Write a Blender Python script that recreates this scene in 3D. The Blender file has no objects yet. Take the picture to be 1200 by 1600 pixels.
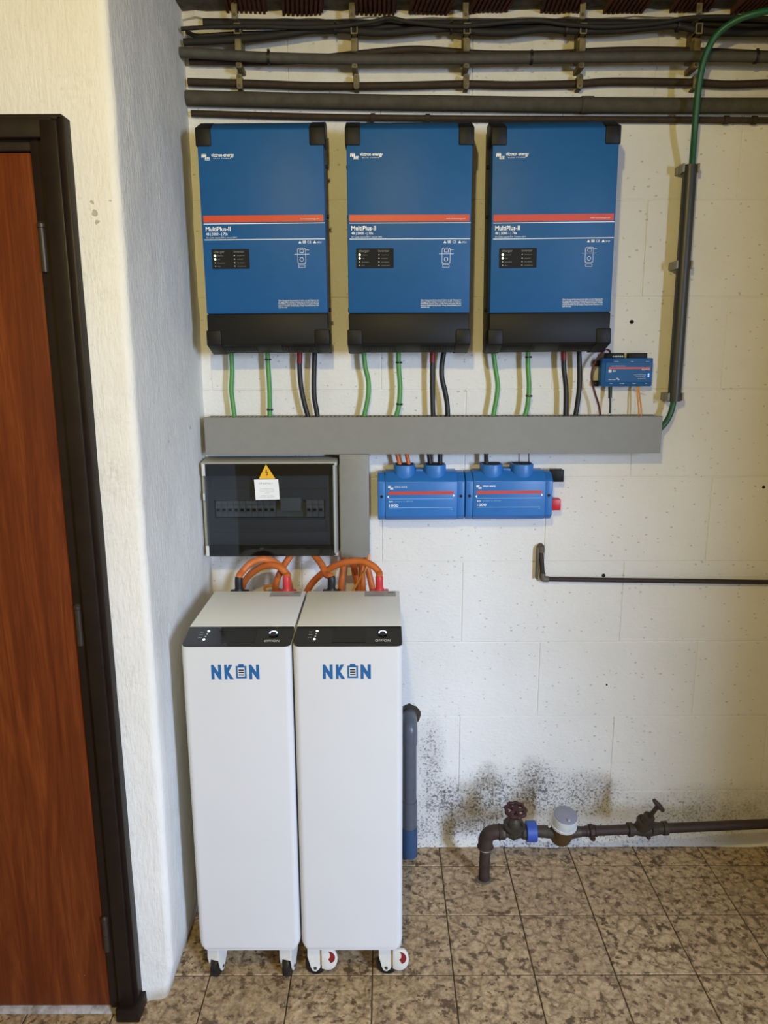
import bpy, bmesh, math, random
from mathutils import Vector, Matrix, noise
random.seed(7)
S = bpy.context.scene
COL = S.collection
R = math.radians

# ------------------------------------------------------------------ camera
F_PX, PITCH, YAW, ROLL, CAM_H, CAM_D = 1161.1, R(11.894), R(-.067), R(-.196), 1.6115, 2.22
cF = Vector((math.sin(YAW)*math.cos(PITCH), math.cos(YAW)*math.cos(PITCH), -math.sin(PITCH)))
cR0 = Vector((math.cos(YAW), -math.sin(YAW), 0)); cU0 = cR0.cross(cF)
cR = cR0*math.cos(ROLL) + cU0*math.sin(ROLL); cU = -cR0*math.sin(ROLL) + cU0*math.cos(ROLL)
cC = Vector((0, -CAM_D, CAM_H))
cam_d = bpy.data.cameras.new('camera'); cam = bpy.data.objects.new('camera', cam_d); COL.objects.link(cam)
cam.matrix_world = Matrix(((cR.x, cU.x, -cF.x, cC.x), (cR.y, cU.y, -cF.y, cC.y), (cR.z, cU.z, -cF.z, cC.z), (0, 0, 0, 1)))
cam_d.sensor_fit = 'VERTICAL'; cam_d.sensor_height = 36; cam_d.lens = F_PX*36/1600
S.camera = cam

def at(u, v, Y=0.0):
    """point of the photograph on the vertical plane y = Y"""
    d = cF + cR*((u-600)/F_PX) + cU*((800-v)/F_PX)
    return cC + d*((Y-cC.y)/d.y)
def atz(u, v, Z=0.0):
    d = cF + cR*((u-600)/F_PX) + cU*((800-v)/F_PX)
    return cC + d*((Z-cC.z)/d.z)

# ------------------------------------------------------------------ light
W = bpy.data.worlds.new('world'); S.world = W; W.use_nodes = True
W.node_tree.nodes['Background'].inputs[0].default_value = (.80, .88, 1, 1)
W.node_tree.nodes['Background'].inputs[1].default_value = .05

lamp_d = bpy.data.lights.new('ceiling_lamp', 'POINT'); lamp_d.energy = 56; lamp_d.color = (1, .82, .32)
lamp_d.shadow_soft_size = .03
lamp = bpy.data.objects.new('ceiling_lamp', lamp_d); COL.objects.link(lamp); lamp.location = (-.12, -2.1, 2.36)

# daylight falls in through the added, unseen doorway behind the camera on the right
win_d = bpy.data.lights.new('daylight', 'AREA'); win_d.shape = 'RECTANGLE'; win_d.size = .6; win_d.size_y = 2.4
win_d.energy = 450; win_d.color = (.56, .71, 1)
win = bpy.data.objects.new('daylight', win_d); COL.objects.link(win); win.location = (3.4, -5.5, 2.2)
win.rotation_euler = (Vector((-.2, 0, 1.1)) - win.location).to_track_quat('-Z', 'Y').to_euler()

vs = S.view_settings
S.display_settings.display_device = 'sRGB'
vs.view_transform = 'Standard'; vs.look = 'None'; vs.gamma = 1; vs.exposure = 0; vs.use_curve_mapping = False

# ------------------------------------------------------------------ materials
class NT:
    def __init__(s, name):
        s.m = bpy.data.materials.new(name); s.m.use_nodes = True; s.t = s.m.node_tree
        s.b = s.t.nodes['Principled BSDF']; s.out = s.t.nodes['Material Output']
    def n(s, typ, **kw):
        nd = s.t.nodes.new(typ)
        for k, v in kw.items():
            if k.startswith('i_'):
                key = k[2:]; key = int(key) if key.isdigit() else key
                s.set(nd, key, v)
            else: setattr(nd, k, v)
        return nd
    def set(s, nd, key, v):
        sock = nd.inputs[key]
        if isinstance(v, bpy.types.NodeSocket): s.t.links.new(v, sock)
        else: sock.default_value = v
    def pos(s):
        if not hasattr(s, '_p'): s._p = s.n('ShaderNodeNewGeometry').outputs['Position']
        return s._p
    def objc(s): return s.n('ShaderNodeTexCoord').outputs['Object']
    def scale(s, vec, x, y, z):
        return s.n('ShaderNodeMapping', i_0=vec, i_3=(x, y, z)).outputs[0]
    def noise(s, vec, sc, det=4, rough=.55, dist=0):
        return s.n('ShaderNodeTexNoise', i_0=vec, i_2=sc, i_3=det, i_4=rough, i_8=dist).outputs[0]
    def ramp(s, fac, stops):
        r = s.n('ShaderNodeValToRGB', i_0=fac); e = r.color_ramp.elements
        while len(e) < len(stops): e.new(.5)
        for k, (p, c) in enumerate(stops):
            e[k].position = p; e[k].color = (c, c, c, 1) if isinstance(c, (int, float)) else (*c, 1)
        return r.outputs[0]
    def math(s, op, a, b=0.0, c=None, clamp=False):
        nd = s.n('ShaderNodeMath', operation=op, i_0=a, i_1=b); nd.use_clamp = clamp
        if c is not None: s.set(nd, 2, c)
        return nd.outputs[0]
    def mix(s, fac, a, b, blend='MIX'):
        nd = s.n('ShaderNodeMix', data_type='RGBA', blend_type=blend)
        s.set(nd, 0, fac); s.set(nd, 6, a if not isinstance(a, tuple) else (*a[:3], 1)); s.set(nd, 7, b if not isinstance(b, tuple) else (*b[:3], 1))
        return nd.outputs[2]
    def bump(s, h, strength=.3, dist=.002):
        s.set(s.b, 'Normal', s.n('ShaderNodeBump', i_Strength=strength, i_Distance=dist, i_Height=h).outputs[0])
    def col(s, c): s.set(s.b, 'Base Color', c if not isinstance(c, tuple) else (*c[:3], 1))
    def P(s, **k):
        for a, v in k.items(): s.set(s.b, a.replace('_', ' '), v)
        return s

def simple(name, c, rough=.5, metal=0.0, spec=.5, var=.08, sc=40, bump=0.0, bsc=300, coat=0.0):
    m = NT(name); n = m.noise(m.objc(), sc, 5)
    lo = tuple(x*(1-var) for x in c); hi = tuple(min(1, x*(1+var)) for x in c)
    m.col(m.ramp(n, [(.3, lo), (.7, hi)]))
    m.P(Roughness=rough, Metallic=metal, Specular_IOR_Level=spec)
    if coat: m.P(Coat_Weight=coat, Coat_Roughness=.08)
    if bump: m.bump(m.noise(m.objc(), bsc, 3), bump, .001)
    return m.m
def glow(name, c, strength):
    m = NT(name); m.col(c); m.set(m.b, 'Emission Color', (*c, 1)); m.set(m.b, 'Emission Strength', strength); return m.m

def wall_mat(name, brushed=False):
    m = NT(name); p = m.pos()
    sx = m.n('ShaderNodeSeparateXYZ', i_0=p); X, Z = sx.outputs[0], sx.outputs[2]
    base = m.ramp(m.noise(p, 2.3, 6, .6), [(.3, (.76, .74, .69)), (.7, (.84, .825, .78))])
    # small pits in the paint
    wob = m.n('ShaderNodeVectorMath', operation='ADD', i_0=p, i_1=m.scale(m.n('ShaderNodeTexNoise', i_0=p, i_2=160., i_3=2.).outputs[1], .006, .006, .006)).outputs[0]
    v = m.n('ShaderNodeTexVoronoi', i_0=m.scale(wob, .8, .8, 1.3), i_2=62.)
    rnd = m.n('ShaderNodeSeparateColor', i_0=v.outputs['Color']).outputs[0]
    pit = m.math('MULTIPLY', m.math('LESS_THAN', v.outputs['Distance'], m.math('MULTIPLY', m.noise(p, 24, 2), .34)),
                 m.math('GREATER_THAN', rnd, .70))
    if brushed: pit = m.math('MULTIPLY', pit, .25)
    c = m.mix(m.math('MULTIPLY', pit, .5), base, (.34, .31, .26))
    if not brushed:
        # mould and dirt along the foot of the wall and beside the drain pipe
        def blob(x, z, rx, rz, k):
            a = m.math('DIVIDE', m.math('SUBTRACT', X, x), rx); b = m.math('DIVIDE', m.math('SUBTRACT', Z, z), rz)
            d = m.math('ADD', m.math('MULTIPLY', a, a), m.math('MULTIPLY', b, b))
            return m.math('MULTIPLY', m.math('SUBTRACT', 1.0, d, clamp=True), k)
        mk = None
        for bl in ((.15, .30, .055, .20, .75), (.20, .16, .12, .11, 1.0), (.13, .05, .14, .10, .7), (.36, .16, .16, .15, .95), (.50, .20, .10, .13, 1.0),
                   (.62, .17, .24, .12, .75), (.75, .04, .28, .07, .7), (.5, .03, .4, .08, .75), (1.0, .10, .3, .10, .5), (.28, .07, .2, .07, .9)):
            b = blob(*bl); mk = b if mk is None else m.math('MAXIMUM', mk, b)
        fine = m.noise(p, 120, 6, .78); big = m.noise(p, 16, 4, .6); mid = m.noise(p, 38, 4, .6)
        amt = m.math('MULTIPLY', mk, m.ramp(mid, [(.34, .35), (.62, 1.0)]))
        f = m.math('SUBTRACT', fine, m.math('SUBTRACT', .60, m.math('MULTIPLY', amt, .185)))
        st = m.math('MULTIPLY', m.math('MULTIPLY', f, 14.0, clamp=True), m.math('GREATER_THAN', mk, .01))
        c = m.mix(m.math('MULTIPLY', mk, .38), c, (.33, .32, .34))
        c = m.mix(m.math('MULTIPLY', st, .88), c, (.085, .078, .08))
        br = None
        for bl in ((.335, .215, .05, .10, 1.0), (.475, .235, .05, .10, 1.0), (.68, .20, .09, .09, .6), (.27, .09, .09, .08, .8), (1.15, .12, .4, .12, .6)):
            b = blob(*bl); br = b if br is None else m.math('MAXIMUM', br, b)
        c = m.mix(m.math('MULTIPLY', m.math('MULTIPLY', br, m.ramp(big, [(.3, .1), (.6, .9)])), m.ramp(fine, [(.40, .25), (.56, 1.0)])), c, (.16, .12, .065))
        # grime below the ceiling where the cables run, and damp at the floor edge
        top = m.ramp(m.math('ADD', m.math('MULTIPLY', m.math('SUBTRACT', Z, 2.12), 2.2), m.math('MULTIPLY', m.math('SUBTRACT', big, .5), .8)), [(.2, 0.0), (.8, .55)])
        c = m.mix(top, c, (.50, .43, .30))
    else:
        big = m.noise(p, 9, 5, .6)
        dirt = m.math('MULTIPLY', m.ramp(big, [(.52, 0.0), (.75, .35)]), m.ramp(m.noise(p, 120, 3), [(.45, .1), (.6, 1.0)]))
        c = m.mix(dirt, c, (.45, .44, .36))
        wb_ = m.n('ShaderNodeVectorMath', operation='ADD', i_0=p, i_1=m.scale(m.n('ShaderNodeTexNoise', i_0=p, i_2=70.).outputs[1], .012, .012, .012)).outputs[0]
        for (u, v, rr) in ((148, 333, .0062), (144, 315, .004), (152, 347, .0045), (172, 313, .003), (262, 690, .005), (298, 668, .005)):
            q = at(u, v, -.63) if u < 200 else cC+(at(u, v, 0)-cC)*((-.533-cC.x)/(at(u, v, 0).x-cC.x))
            dd = m.n('ShaderNodeVectorMath', operation='DISTANCE', i_0=wb_, i_1=tuple(q+Vector((.006, .006, .006)))).outputs['Value']
            c = m.mix(m.math('MULTIPLY', m.math('LESS_THAN', dd, rr), .6), c, (.22, .20, .14))
        low = m.ramp(m.math('ADD', Z, m.math('MULTIPLY', big, .05)), [(.03, .7), (.07, 0.0)])
        c = m.mix(low, c, (.42, .36, .24))
    m.col(c); m.P(Roughness=.75, Specular_IOR_Level=.25)
    if brushed:
        h = m.math('ADD', m.noise(m.scale(p, 1, 1, .22), 130, 5, .6), m.math('MULTIPLY', m.noise(p, 45, 4), .8)); m.bump(h, .55, .004)
    else:
        h = m.math('ADD', m.noise(m.scale(p, .6, 1, 1), 110, 6, .62), m.math('MULTIPLY', m.noise(p, 28, 4), .7))
        m.bump(m.math('SUBTRACT', h, m.math('MULTIPLY', pit, .5)), .55, .004)
    return m.m

def tile_mat():
    m = NT('brown_cloud_tile'); p = m.pos()
    rnd = m.n('ShaderNodeObjectInfo').outputs['Random']
    off = m.n('ShaderNodeCombineXYZ', i_0=m.math('MULTIPLY', rnd, 7.0), i_1=m.math('MULTIPLY', rnd, 3.0), i_2=m.math('MULTIPLY', rnd, 11.0)).outputs[0]
    q = m.n('ShaderNodeVectorMath', operation='ADD', i_0=p, i_1=off).outputs[0]
    warp = m.n('ShaderNodeVectorMath', operation='ADD', i_0=q, i_1=m.scale(m.n('ShaderNodeTexNoise', i_0=q, i_2=22., i_3=4.).outputs[1], .05, .05, .05)).outputs[0]
    e = m.n('ShaderNodeTexVoronoi', feature='DISTANCE_TO_EDGE', i_0=warp, i_2=24.).outputs['Distance']
    vein = m.ramp(e, [(.0, 1.0), (.16, 0.0)])
    pat = m.noise(q, 30, 5, .65)
    base = m.ramp(m.noise(q, 75, 6, .7), [(.28, (.20, .125, .058)), (.46, (.49, .35, .20)), (.70, (.74, .57, .37))])
    k = m.math('MULTIPLY', vein, m.ramp(pat, [(.38, .15), (.60, 1.0)]))
    c = m.mix(m.math('MULTIPLY', k, .75), base, (.085, .052, .026))
    blot = m.ramp(m.noise(q, 40, 5, .66), [(.545, 0.0), (.60, .9)])
    c = m.mix(blot, c, (.080, .046, .020))
    m.col(m.mix(m.math('MULTIPLY', rnd, .25), c, (.30, .20, .13)))
    m.P(Roughness=m.ramp(pat, [(.3, .38), (.7, .6)]), Specular_IOR_Level=.35)
    m.bump(m.noise(q, 120, 3), .12, .001)
    return m.m

def wood_mat():
    m = NT('varnished_red_wood'); p = m.pos()
    q = m.scale(p, 9, 9, .55)
    g = m.noise(q, 3.2, 7, .65, 1.2); fine = m.noise(m.scale(p, 60, 60, 2.2), 6, 4)
    c = m.ramp(g, [(.25, (.072, .0135, .0035)), (.48, (.130, .0275, .006)), (.75, (.225, .056, .0115))])
    c = m.mix(m.ramp(fine, [(.4, .35), (.62, 0.0)]), c, (.075, .016, .006))
    v = m.n('ShaderNodeTexVoronoi', i_0=m.scale(p, 1, 1, 1.3), i_2=20.)
    sx = m.n('ShaderNodeSeparateXYZ', i_0=p)
    ding = m.math('MULTIPLY', m.math('LESS_THAN', v.outputs['Distance'], .10), m.math('MULTIPLY', m.math('LESS_THAN', sx.outputs[2], .35), m.math('GREATER_THAN', m.n('ShaderNodeSeparateColor', i_0=v.outputs['Color']).outputs[0], .8)))
    m.col(m.mix(ding, c, (.55, .33, .18)))
    m.P(Roughness=m.ramp(fine, [(.3, .32), (.7, .5)]), Specular_IOR_Level=.15)
    m.bump(fine, .08, .001)
    return m.m

def grime_mat(name, c, dirt, k=.6, rough=.55, metal=0.0, sc=30):
    m = NT(name); p = m.pos(); n = m.noise(p, sc, 6, .68)
    m.col(m.mix(m.ramp(n, [(.42, 0.0), (.66, k)]), c, dirt)); m.P(Roughness=m.ramp(n, [(.3, rough), (.7, min(1, rough+.25))]), Metallic=metal, Specular_IOR_Level=.4)
    m.bump(m.noise(p, sc*7, 4), .2, .001)
    return m.m

def smoked_mat():
    m = NT('smoked_clear_plastic'); t = m.t
    tr = m.n('ShaderNodeBsdfTransparent', i_0=(.56, .58, .60, 1)); gl = m.n('ShaderNodeBsdfGlossy', i_0=(1, 1, 1, 1), i_1=m.ramp(m.noise(m.objc(), 6, 2), [(0, .03), (1, .07)]))
    fr = m.n('ShaderNodeFresnel', i_0=1.45); mx = m.n('ShaderNodeMixShader', i_0=fr.outputs[0], i_1=tr.outputs[0], i_2=gl.outputs[0])
    t.links.new(mx.outputs[0], m.out.inputs[0]); return m.m

M = {}
M['wall'] = wall_mat('painted_block_wall'); M['plaster'] = wall_mat('painted_rough_plaster', True)
M['tile'] = tile_mat(); M['wood'] = wood_mat()
M['grout'] = simple('dark_grout', (.085, .065, .045), .9, var=.3, bump=.3)
M['sill'] = grime_mat('worn_grey_sill', (.40, .37, .35), (.16, .13, .10), .9)
M['concrete'] = grime_mat('dirty_ceiling_concrete', (.125, .11, .085), (.045, .035, .025), .8, .9)
M['clay'] = grime_mat('red_clay', (.115, .035, .018), (.05, .022, .014), .8, .85)
M['frame'] = simple('dark_brown_gloss_paint', (.015, .0088, .0065), .42, spec=.22, var=.2, sc=25, bump=.08)
M['steel'] = simple('dull_steel', (.10, .095, .085), .45, .7, var=.2)
M['hinge'] = simple('painted_hinge', (.034, .024, .018), .4, spec=.4, var=.15)
M['blue'] = simple('blue_powder_coat', (.012, .098, .275), .46, spec=.22, var=.04, bump=.05, bsc=900)
M['black'] = simple('black_plastic', (.0095, .009, .0082), .5, spec=.22, var=.1, bump=.05, bsc=700)
M['matteblack'] = simple('black_void', (.003, .003, .003), .8)
M['red'] = simple('red_print', (.62, .055, .02), .45, var=.03)
M['white_print'] = simple('white_print', (.92, .93, .93), .5, var=.02)
M['grey_print'] = simple('grey_print', (.23, .23, .22), .6, var=.02)
M['duct'] = simple('grey_trunking_plastic', (.235, .23, .205), .5, var=.03)
M['ductdark'] = simple('grey_trunking_slots', (.19, .185, .165), .6, var=.03)
M['box_grey'] = simple('light_grey_enclosure', (.42, .42, .37), .5, var=.03)
M['insert'] = simple('charcoal_insert', (.20, .21, .235), .55, var=.06)
M['breaker'] = simple('grey_breaker_plastic', (.42, .43, .44), .5, var=.05)
M['smoke'] = smoked_mat()
M['cap'] = simple('off_white_plastic', (.62, .62, .58), .5, var=.03)
M['paper'] = simple('white_paper', (.85, .85, .83), .7, var=.02)
M['yellow'] = simple('warning_yellow', (.85, .46, .02), .5, var=.03)
M['lynx'] = simple('bright_blue_plastic', (.025, .165, .49), .4, var=.04, bump=.03, bsc=800)
M['cyan_print'] = simple('pale_blue_print', (.30, .55, .80), .5, var=.02)
M['redplastic'] = simple('red_plastic', (.62, .012, .02), .4, var=.04)
M['bwhite'] = simple('white_steel_enamel', (.70, .70, .70), .42, var=.012, sc=6, bump=.03, bsc=1200)
M['lid'] = simple('lightened_white_enamel', (.86, .87, .84), .45, var=.015, sc=6, bump=.03, bsc=1200)  # cabinet white, lightened to stand in for light on the top
M['gloss'] = simple('glossy_black_acrylic', (.006, .006, .008), .06, var=.1, coat=.6)
M['screen'] = simple('dark_display', (.018, .018, .02), .10, var=.1)
M['nkblue'] = simple('teal_blue_print', (.016, .12, .33), .5, var=.03)
M['label'] = simple('grey_sticker', (.40, .39, .38), .5, var=.05)
M['orange'] = simple('orange_cable', (.55, .135, .022), .45, var=.08, sc=60)
M['orange2'] = simple('amber_wire', (.72, .30, .04), .45, var=.06)
M['green'] = simple('light_green_cable', (.085, .30, .06), .42, var=.08)
M['dgreen'] = simple('dark_green_hose', (.008, .095, .042), .42, var=.1)
M['rubber'] = simple('black_cable_rubber', (.010, .0095, .010), .48, var=.15)
M['redsleeve'] = simple('red_heat_shrink', (.24, .012, .014), .5, var=.1)
M['redboot'] = simple('red_boot', (.60, .035, .035), .45, var=.06)
M['wire_red'] = simple('dark_red_wire', (.18, .012, .012), .5, var=.1)
M['conduit'] = simple('grey_pvc_conduit', (.042, .041, .039), .42, var=.08)
M['clip'] = simple('grey_clip', (.27, .26, .23), .5, var=.06)
M['pvcold'] = grime_mat('dusty_grey_pvc', (.072, .070, .060), (.05, .042, .03), .6, .6)
M['pipegrey'] = grime_mat('painted_grey_pipe', (.075, .068, .050), (.05, .045, .03), .7, .7)
M['browncable'] = grime_mat('brown_cable', (.042, .025, .013), (.028, .02, .014), .6, .6)
M['oldblack'] = grime_mat('dusty_black_cable', (.015, .0135, .012), (.036, .031, .022), .5, .6)
M['brassclip'] = grime_mat('tarnished_clip', (.22, .175, .085), (.08, .06, .03), .8, .6, .2)
M['drain'] = simple('grey_drain_pipe', (.105, .11, .125), .38, var=.08)
M['drainblue'] = grime_mat('blue_drain_socket', (.03, .075, .17), (.05, .07, .10), .7)
M['rustpipe'] = grime_mat('dark_brown_iron', (.040, .024, .019), (.09, .055, .035), .5, .5, .2)
M['bronze'] = grime_mat('old_bronze', (.075, .062, .042), (.04, .034, .025), .6, .5, .5)
M['brass'] = grime_mat('dull_brass', (.17, .105, .040), (.07, .05, .03), .6, .42, .7)
M['handwheel'] = grime_mat('maroon_paint', (.050, .012, .012), (.02, .01, .01), .5, .45)
M['meterblue'] = simple('blue_union_ring', (.035, .085, .38), .45, var=.08)
M['meterwhite'] = grime_mat('white_meter_ring', (.62, .64, .63), (.42, .41, .37), .5, .5)
M['meterlid'] = simple('grey_violet_lid', (.25, .25, .31), .5, var=.06)
M['coppersolder'] = grime_mat('dirty_copper_fitting', (.17, .15, .11), (.06, .05, .04), .8, .5, .4)
M['copperdark'] = grime_mat('dark_painted_copper', (.030, .019, .015), (.075, .055, .04), .4, .5)
M['led_green'] = glow('green_indicator', (.72, 1, .60), 3.0)
M['led_white'] = glow('white_indicator', (.8, 1, .95), 2.2)
M['led_blue'] = glow('blue_indicator', (.12, .22, 1), 7.0)
M['led_ring'] = glow('blue_white_ring', (.62, .72, 1), 2.0)
M['leddim'] = simple('pale_lens', (.62, .64, .58), .3, var=.02)
M['casterwhite'] = simple('caster_white', (.74, .73, .68), .45, var=.03)
M['wheel'] = simple('black_wheel', (.010, .010, .011), .42, var=.1)

# ------------------------------------------------------------------ builders
ORG = {}
class MB:
    def __init__(s): s.v = []; s.f = []
    def add(s, vs, fs, mat=None):
        o = len(s.v)
        for p in vs: s.v.append((mat @ Vector(p)) if mat else Vector(p))
        for f in fs: s.f.append([i+o for i in f])
        return s
    def box(s, x0, x1, y0, y1, z0, z1, mat=None):
        return s.add([(x0,y0,z0),(x1,y0,z0),(x1,y1,z0),(x0,y1,z0),(x0,y0,z1),(x1,y0,z1),(x1,y1,z1),(x0,y1,z1)],
                     [(0,3,2,1),(4,5,6,7),(0,1,5,4),(1,2,6,5),(2,3,7,6),(3,0,4,7)], mat)
    def prism_x(s, poly, x0, x1, mat=None):              # poly of (y, z)
        n = len(poly)
        return s.add([(x0, a, b) for a, b in poly]+[(x1, a, b) for a, b in poly],
                     [list(range(n))[::-1], list(range(n, 2*n))]+[(i, (i+1) % n, n+(i+1) % n, n+i) for i in range(n)], mat)
    def prism_y(s, poly, y0, y1, mat=None):              # poly of (x, z)
        n = len(poly)
        return s.add([(a, y0, b) for a, b in poly]+[(a, y1, b) for a, b in poly],
                     [list(range(n)), list(range(n, 2*n))[::-1]]+[(i, n+i, n+(i+1) % n, (i+1) % n) for i in range(n)], mat)
    def prism_z(s, poly, z0, z1, mat=None):              # poly of (x, y)
        n = len(poly)
        return s.add([(a, b, z0) for a, b in poly]+[(a, b, z1) for a, b in poly],
                     [list(range(n))[::-1], list(range(n, 2*n))]+[(i, (i+1) % n, n+(i+1) % n, n+i) for i in range(n)], mat)
    def tube(s, pts, r, seg=12, caps=True):
        pts = [Vector(p) for p in pts]; n = len(pts)
        rs = r if isinstance(r, (list, tuple)) else [r]*n
        t0 = (pts[1]-pts[0]).normalized(); a = Vector((0, 0, 1)) if abs(t0.z) < .9 else Vector((0, 1, 0))
        N = (a - t0*a.dot(t0)).normalized(); o = len(s.v)
        for i in range(n):
            t = ((pts[min(i+1, n-1)]-pts[max(i-1, 0)])).normalized()
            N = (N - t*N.dot(t)).normalized(); B = t.cross(N)
            for k in range(seg):
                w = 2*math.pi*k/seg; s.v.append(pts[i]+(N*math.cos(w)+B*math.sin(w))*rs[i])
        for i in range(n-1):
            for k in range(seg): s.f.append([o+i*seg+k, o+i*seg+(k+1) % seg, o+(i+1)*seg+(k+1) % seg, o+(i+1)*seg+k])
        if caps: s.f.append([o+k for k in range(seg)][::-1]); s.f.append([o+(n-1)*seg+k for k in range(seg)])
        return s
    def cyl(s, p0, p1, r, r1=None, seg=16): return s.tube([p0, p1], [r, r if r1 is None else r1], seg)
    def lathe(s, prof, mat=None, seg=24):                # prof of (r, z) round the z axis
        n = len(prof); vs = []; fs = []
        for r, z in prof:
            for k in range(seg): w = 2*math.pi*k/seg; vs.append((r*math.cos(w), r*math.sin(w), z))
        for i in range(n-1):
            for k in range(seg): fs.append((i*seg+k, i*seg+(k+1) % seg, (i+1)*seg+(k+1) % seg, (i+1)*seg+k))
        fs.append(list(range(seg))[::-1]); fs.append([(n-1)*seg+k for k in range(seg)])
        return s.add(vs, fs, mat)
    def torus(s, c, axis, Rr, r, n=28, seg=8, wave=0, k=0):
        q = Vector(axis).normalized().to_track_quat('Z', 'Y').to_matrix(); c = Vector(c)
        vs = []; fs = []
        for i in range(n):
            a = 2*math.pi*i/n; RR = Rr+wave*math.cos(k*a)
            for j in range(seg):
                b = 2*math.pi*j/seg; vs.append(c+q @ Vector(((RR+r*math.cos(b))*math.cos(a), (RR+r*math.cos(b))*math.sin(a), r*math.sin(b))))
        for i in range(n):
            for j in range(seg): fs.append((i*seg+j, ((i+1) % n)*seg+j, ((i+1) % n)*seg+(j+1) % seg, i*seg+(j+1) % seg))
        return s.add(vs, fs)
    def build(s, name, mat, parent=None, loc=None, bevel=0.0, bseg=2, smooth=35, label=None, kind=None):
        org = ORG[parent.name] if parent else Vector(loc if loc is not None else (0, 0, 0))
        me = bpy.data.meshes.new(name)
        me.from_pydata([tuple(p-org) for p in s.v], [], s.f)
        bm = bmesh.new(); bm.from_mesh(me)
        bmesh.ops.recalc_face_normals(bm, faces=bm.faces)
        if bevel:
            es = [e for e in bm.edges if len(e.link_faces) == 2 and e.calc_face_angle(0) > R(25)]
            bmesh.ops.bevel(bm, geom=es, offset=bevel, segments=bseg, affect='EDGES', profile=.5, clamp_overlap=True)
        bm.to_mesh(me); bm.free()
        me.materials.append(M[mat])
        if smooth:
            me.polygons.foreach_set('use_smooth', [True]*len(me.polygons)); me.set_sharp_from_angle(angle=R(smooth))
        o = bpy.data.objects.new(name, me); COL.objects.link(o)
        if parent: o.parent = parent
        else: o.location = org
        ORG[o.name] = org
        if label: o['label'] = label
        if kind: o['kind'] = kind
        return o
def tag(o, label, cat, group=None, kind=None):
    o['label'] = label; o['category'] = cat
    if group: o['group'] = group
    if kind: o['kind'] = kind
    return o
def thing(name, label, cat, loc, group=None, kind=None):
    o = bpy.data.objects.new(name, None); COL.objects.link(o); o.location = loc; o.empty_display_size = .05
    ORG[o.name] = Vector(loc); return tag(o, label, cat, group, kind)
def copy_tree(o, parent=None):
    c = o.copy(); COL.objects.link(c); c.parent = parent
    ORG[c.name] = ORG[o.name]
    for ch in list(o.children): copy_tree(ch, c)
    return c
def cat_rom(P, n=8):
    P = [Vector(p) for p in P]
    if len(P) < 3: return P
    Q = [P[0]*2-P[1]]+P+[P[-1]*2-P[-2]]; out = []
    for i in range(1, len(Q)-2):
        a, b, c, d = Q[i-1:i+3]
        for k in range(n):
            t = k/n; out.append(.5*((2*b)+(c-a)*t+(2*a-5*b+4*c-d)*t*t+(3*b-a-3*c+d)*t**3))
    out.append(P[-1]); return out
def rrect(x0, x1, z0, z1, r, n=5, corners=(1, 1, 1, 1)):
    out = []
    for k, (cx, cz, a0) in enumerate(((x0, z0, 180), (x1, z0, 270), (x1, z1, 0), (x0, z1, 90))):
        rr = r*corners[k]
        if rr <= 0: out.append((cx, cz)); continue
        ox = cx+rr if cx == x0 else cx-rr; oz = cz+rr if cz == z0 else cz-rr
        for i in range(n+1):
            a = R(a0+90*i/n); out.append((ox+rr*math.cos(a), oz+rr*math.sin(a)))
    return out

_txt = {}
def text_mesh(body, bold=0.0):
    key = (body, bold)
    if key not in _txt:
        cu = bpy.data.curves.new('t', 'FONT'); cu.body = body; cu.size = 1; cu.offset = bold; cu.resolution_u = 3
        ob = bpy.data.objects.new('t', cu); COL.objects.link(ob)
        dg = bpy.context.evaluated_depsgraph_get(); dg.update()
        me = ob.evaluated_get(dg).to_mesh()
        vs = [v.co.copy() for v in me.vertices]; fs = [list(p.vertices) for p in me.polygons]
        ob.evaluated_get(dg).to_mesh_clear(); bpy.data.objects.remove(ob); bpy.data.curves.remove(cu)
        if vs:
            x0 = min(v.x for v in vs); x1 = max(v.x for v in vs)
        else: x0 = x1 = 0
        _txt[key] = (vs, fs, x0, x1)
    return _txt[key]
def put_text(mb, body, x, z, h=None, w=None, y=0.0, bold=0.0, mat=None):
    """text on an x/z plane at y facing -y; x,z = left end of the baseline; h = cap height, w = width"""
    vs, fs, x0, x1 = text_mesh(body, bold)
    sz = h/.70 if h else w/(x1-x0); sx = w/(x1-x0) if w else sz
    mb.add([(x+(v.x-x0)*sx, y, z+v.y*sz) for v in vs], fs, mat)
def rect(mb, x0, x1, z0, z1, y, mat=None): mb.add([(x0,y,z0),(x1,y,z0),(x1,y,z1),(x0,y,z1)], [(0,1,2,3)], mat)
def poly(mb, pts, y, mat=None): mb.add([(a, y, b) for a, b in pts], [list(range(len(pts)))], mat)
def outline(mb, x0, x1, z0, z1, t, y):
    rect(mb, x0, x1, z0, z0+t, y); rect(mb, x0, x1, z1-t, z1, y); rect(mb, x0, x0+t, z0+t, z1-t, y); rect(mb, x1-t, x1, z0+t, z1-t, y)
def logo(mb, x, z, w, y):
    """two interlocking leaning wave shapes, w wide, bottom-left at x, z"""
    u = w/14.0
    def wave(ox, oz):
        for i in range(3):
            bx = ox+i*2.6*u
            poly(mb, [(bx, oz), (bx+1.7*u, oz), (bx+2.7*u, oz+3.2*u), (bx+2.1*u, oz+5.2*u), (bx+.4*u, oz+5.2*u)], y)
        rect(mb, ox+.9*u, ox+7.6*u, oz+4.3*u, oz+5.4*u, y)
    wave(x, z+4.2*u)
    for i in range(3):
        bx = x+5.0*u+i*2.7*u
        poly(mb, [(bx, z+.4*u), (bx+1.8*u, z+.4*u), (bx+2.6*u, z+5.0*u), (bx+1.0*u, z+5.0*u)], y-.0001)
    rect(mb, x+5.2*u, x+13.0*u, z, z+1.3*u, y-.0001)

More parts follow.
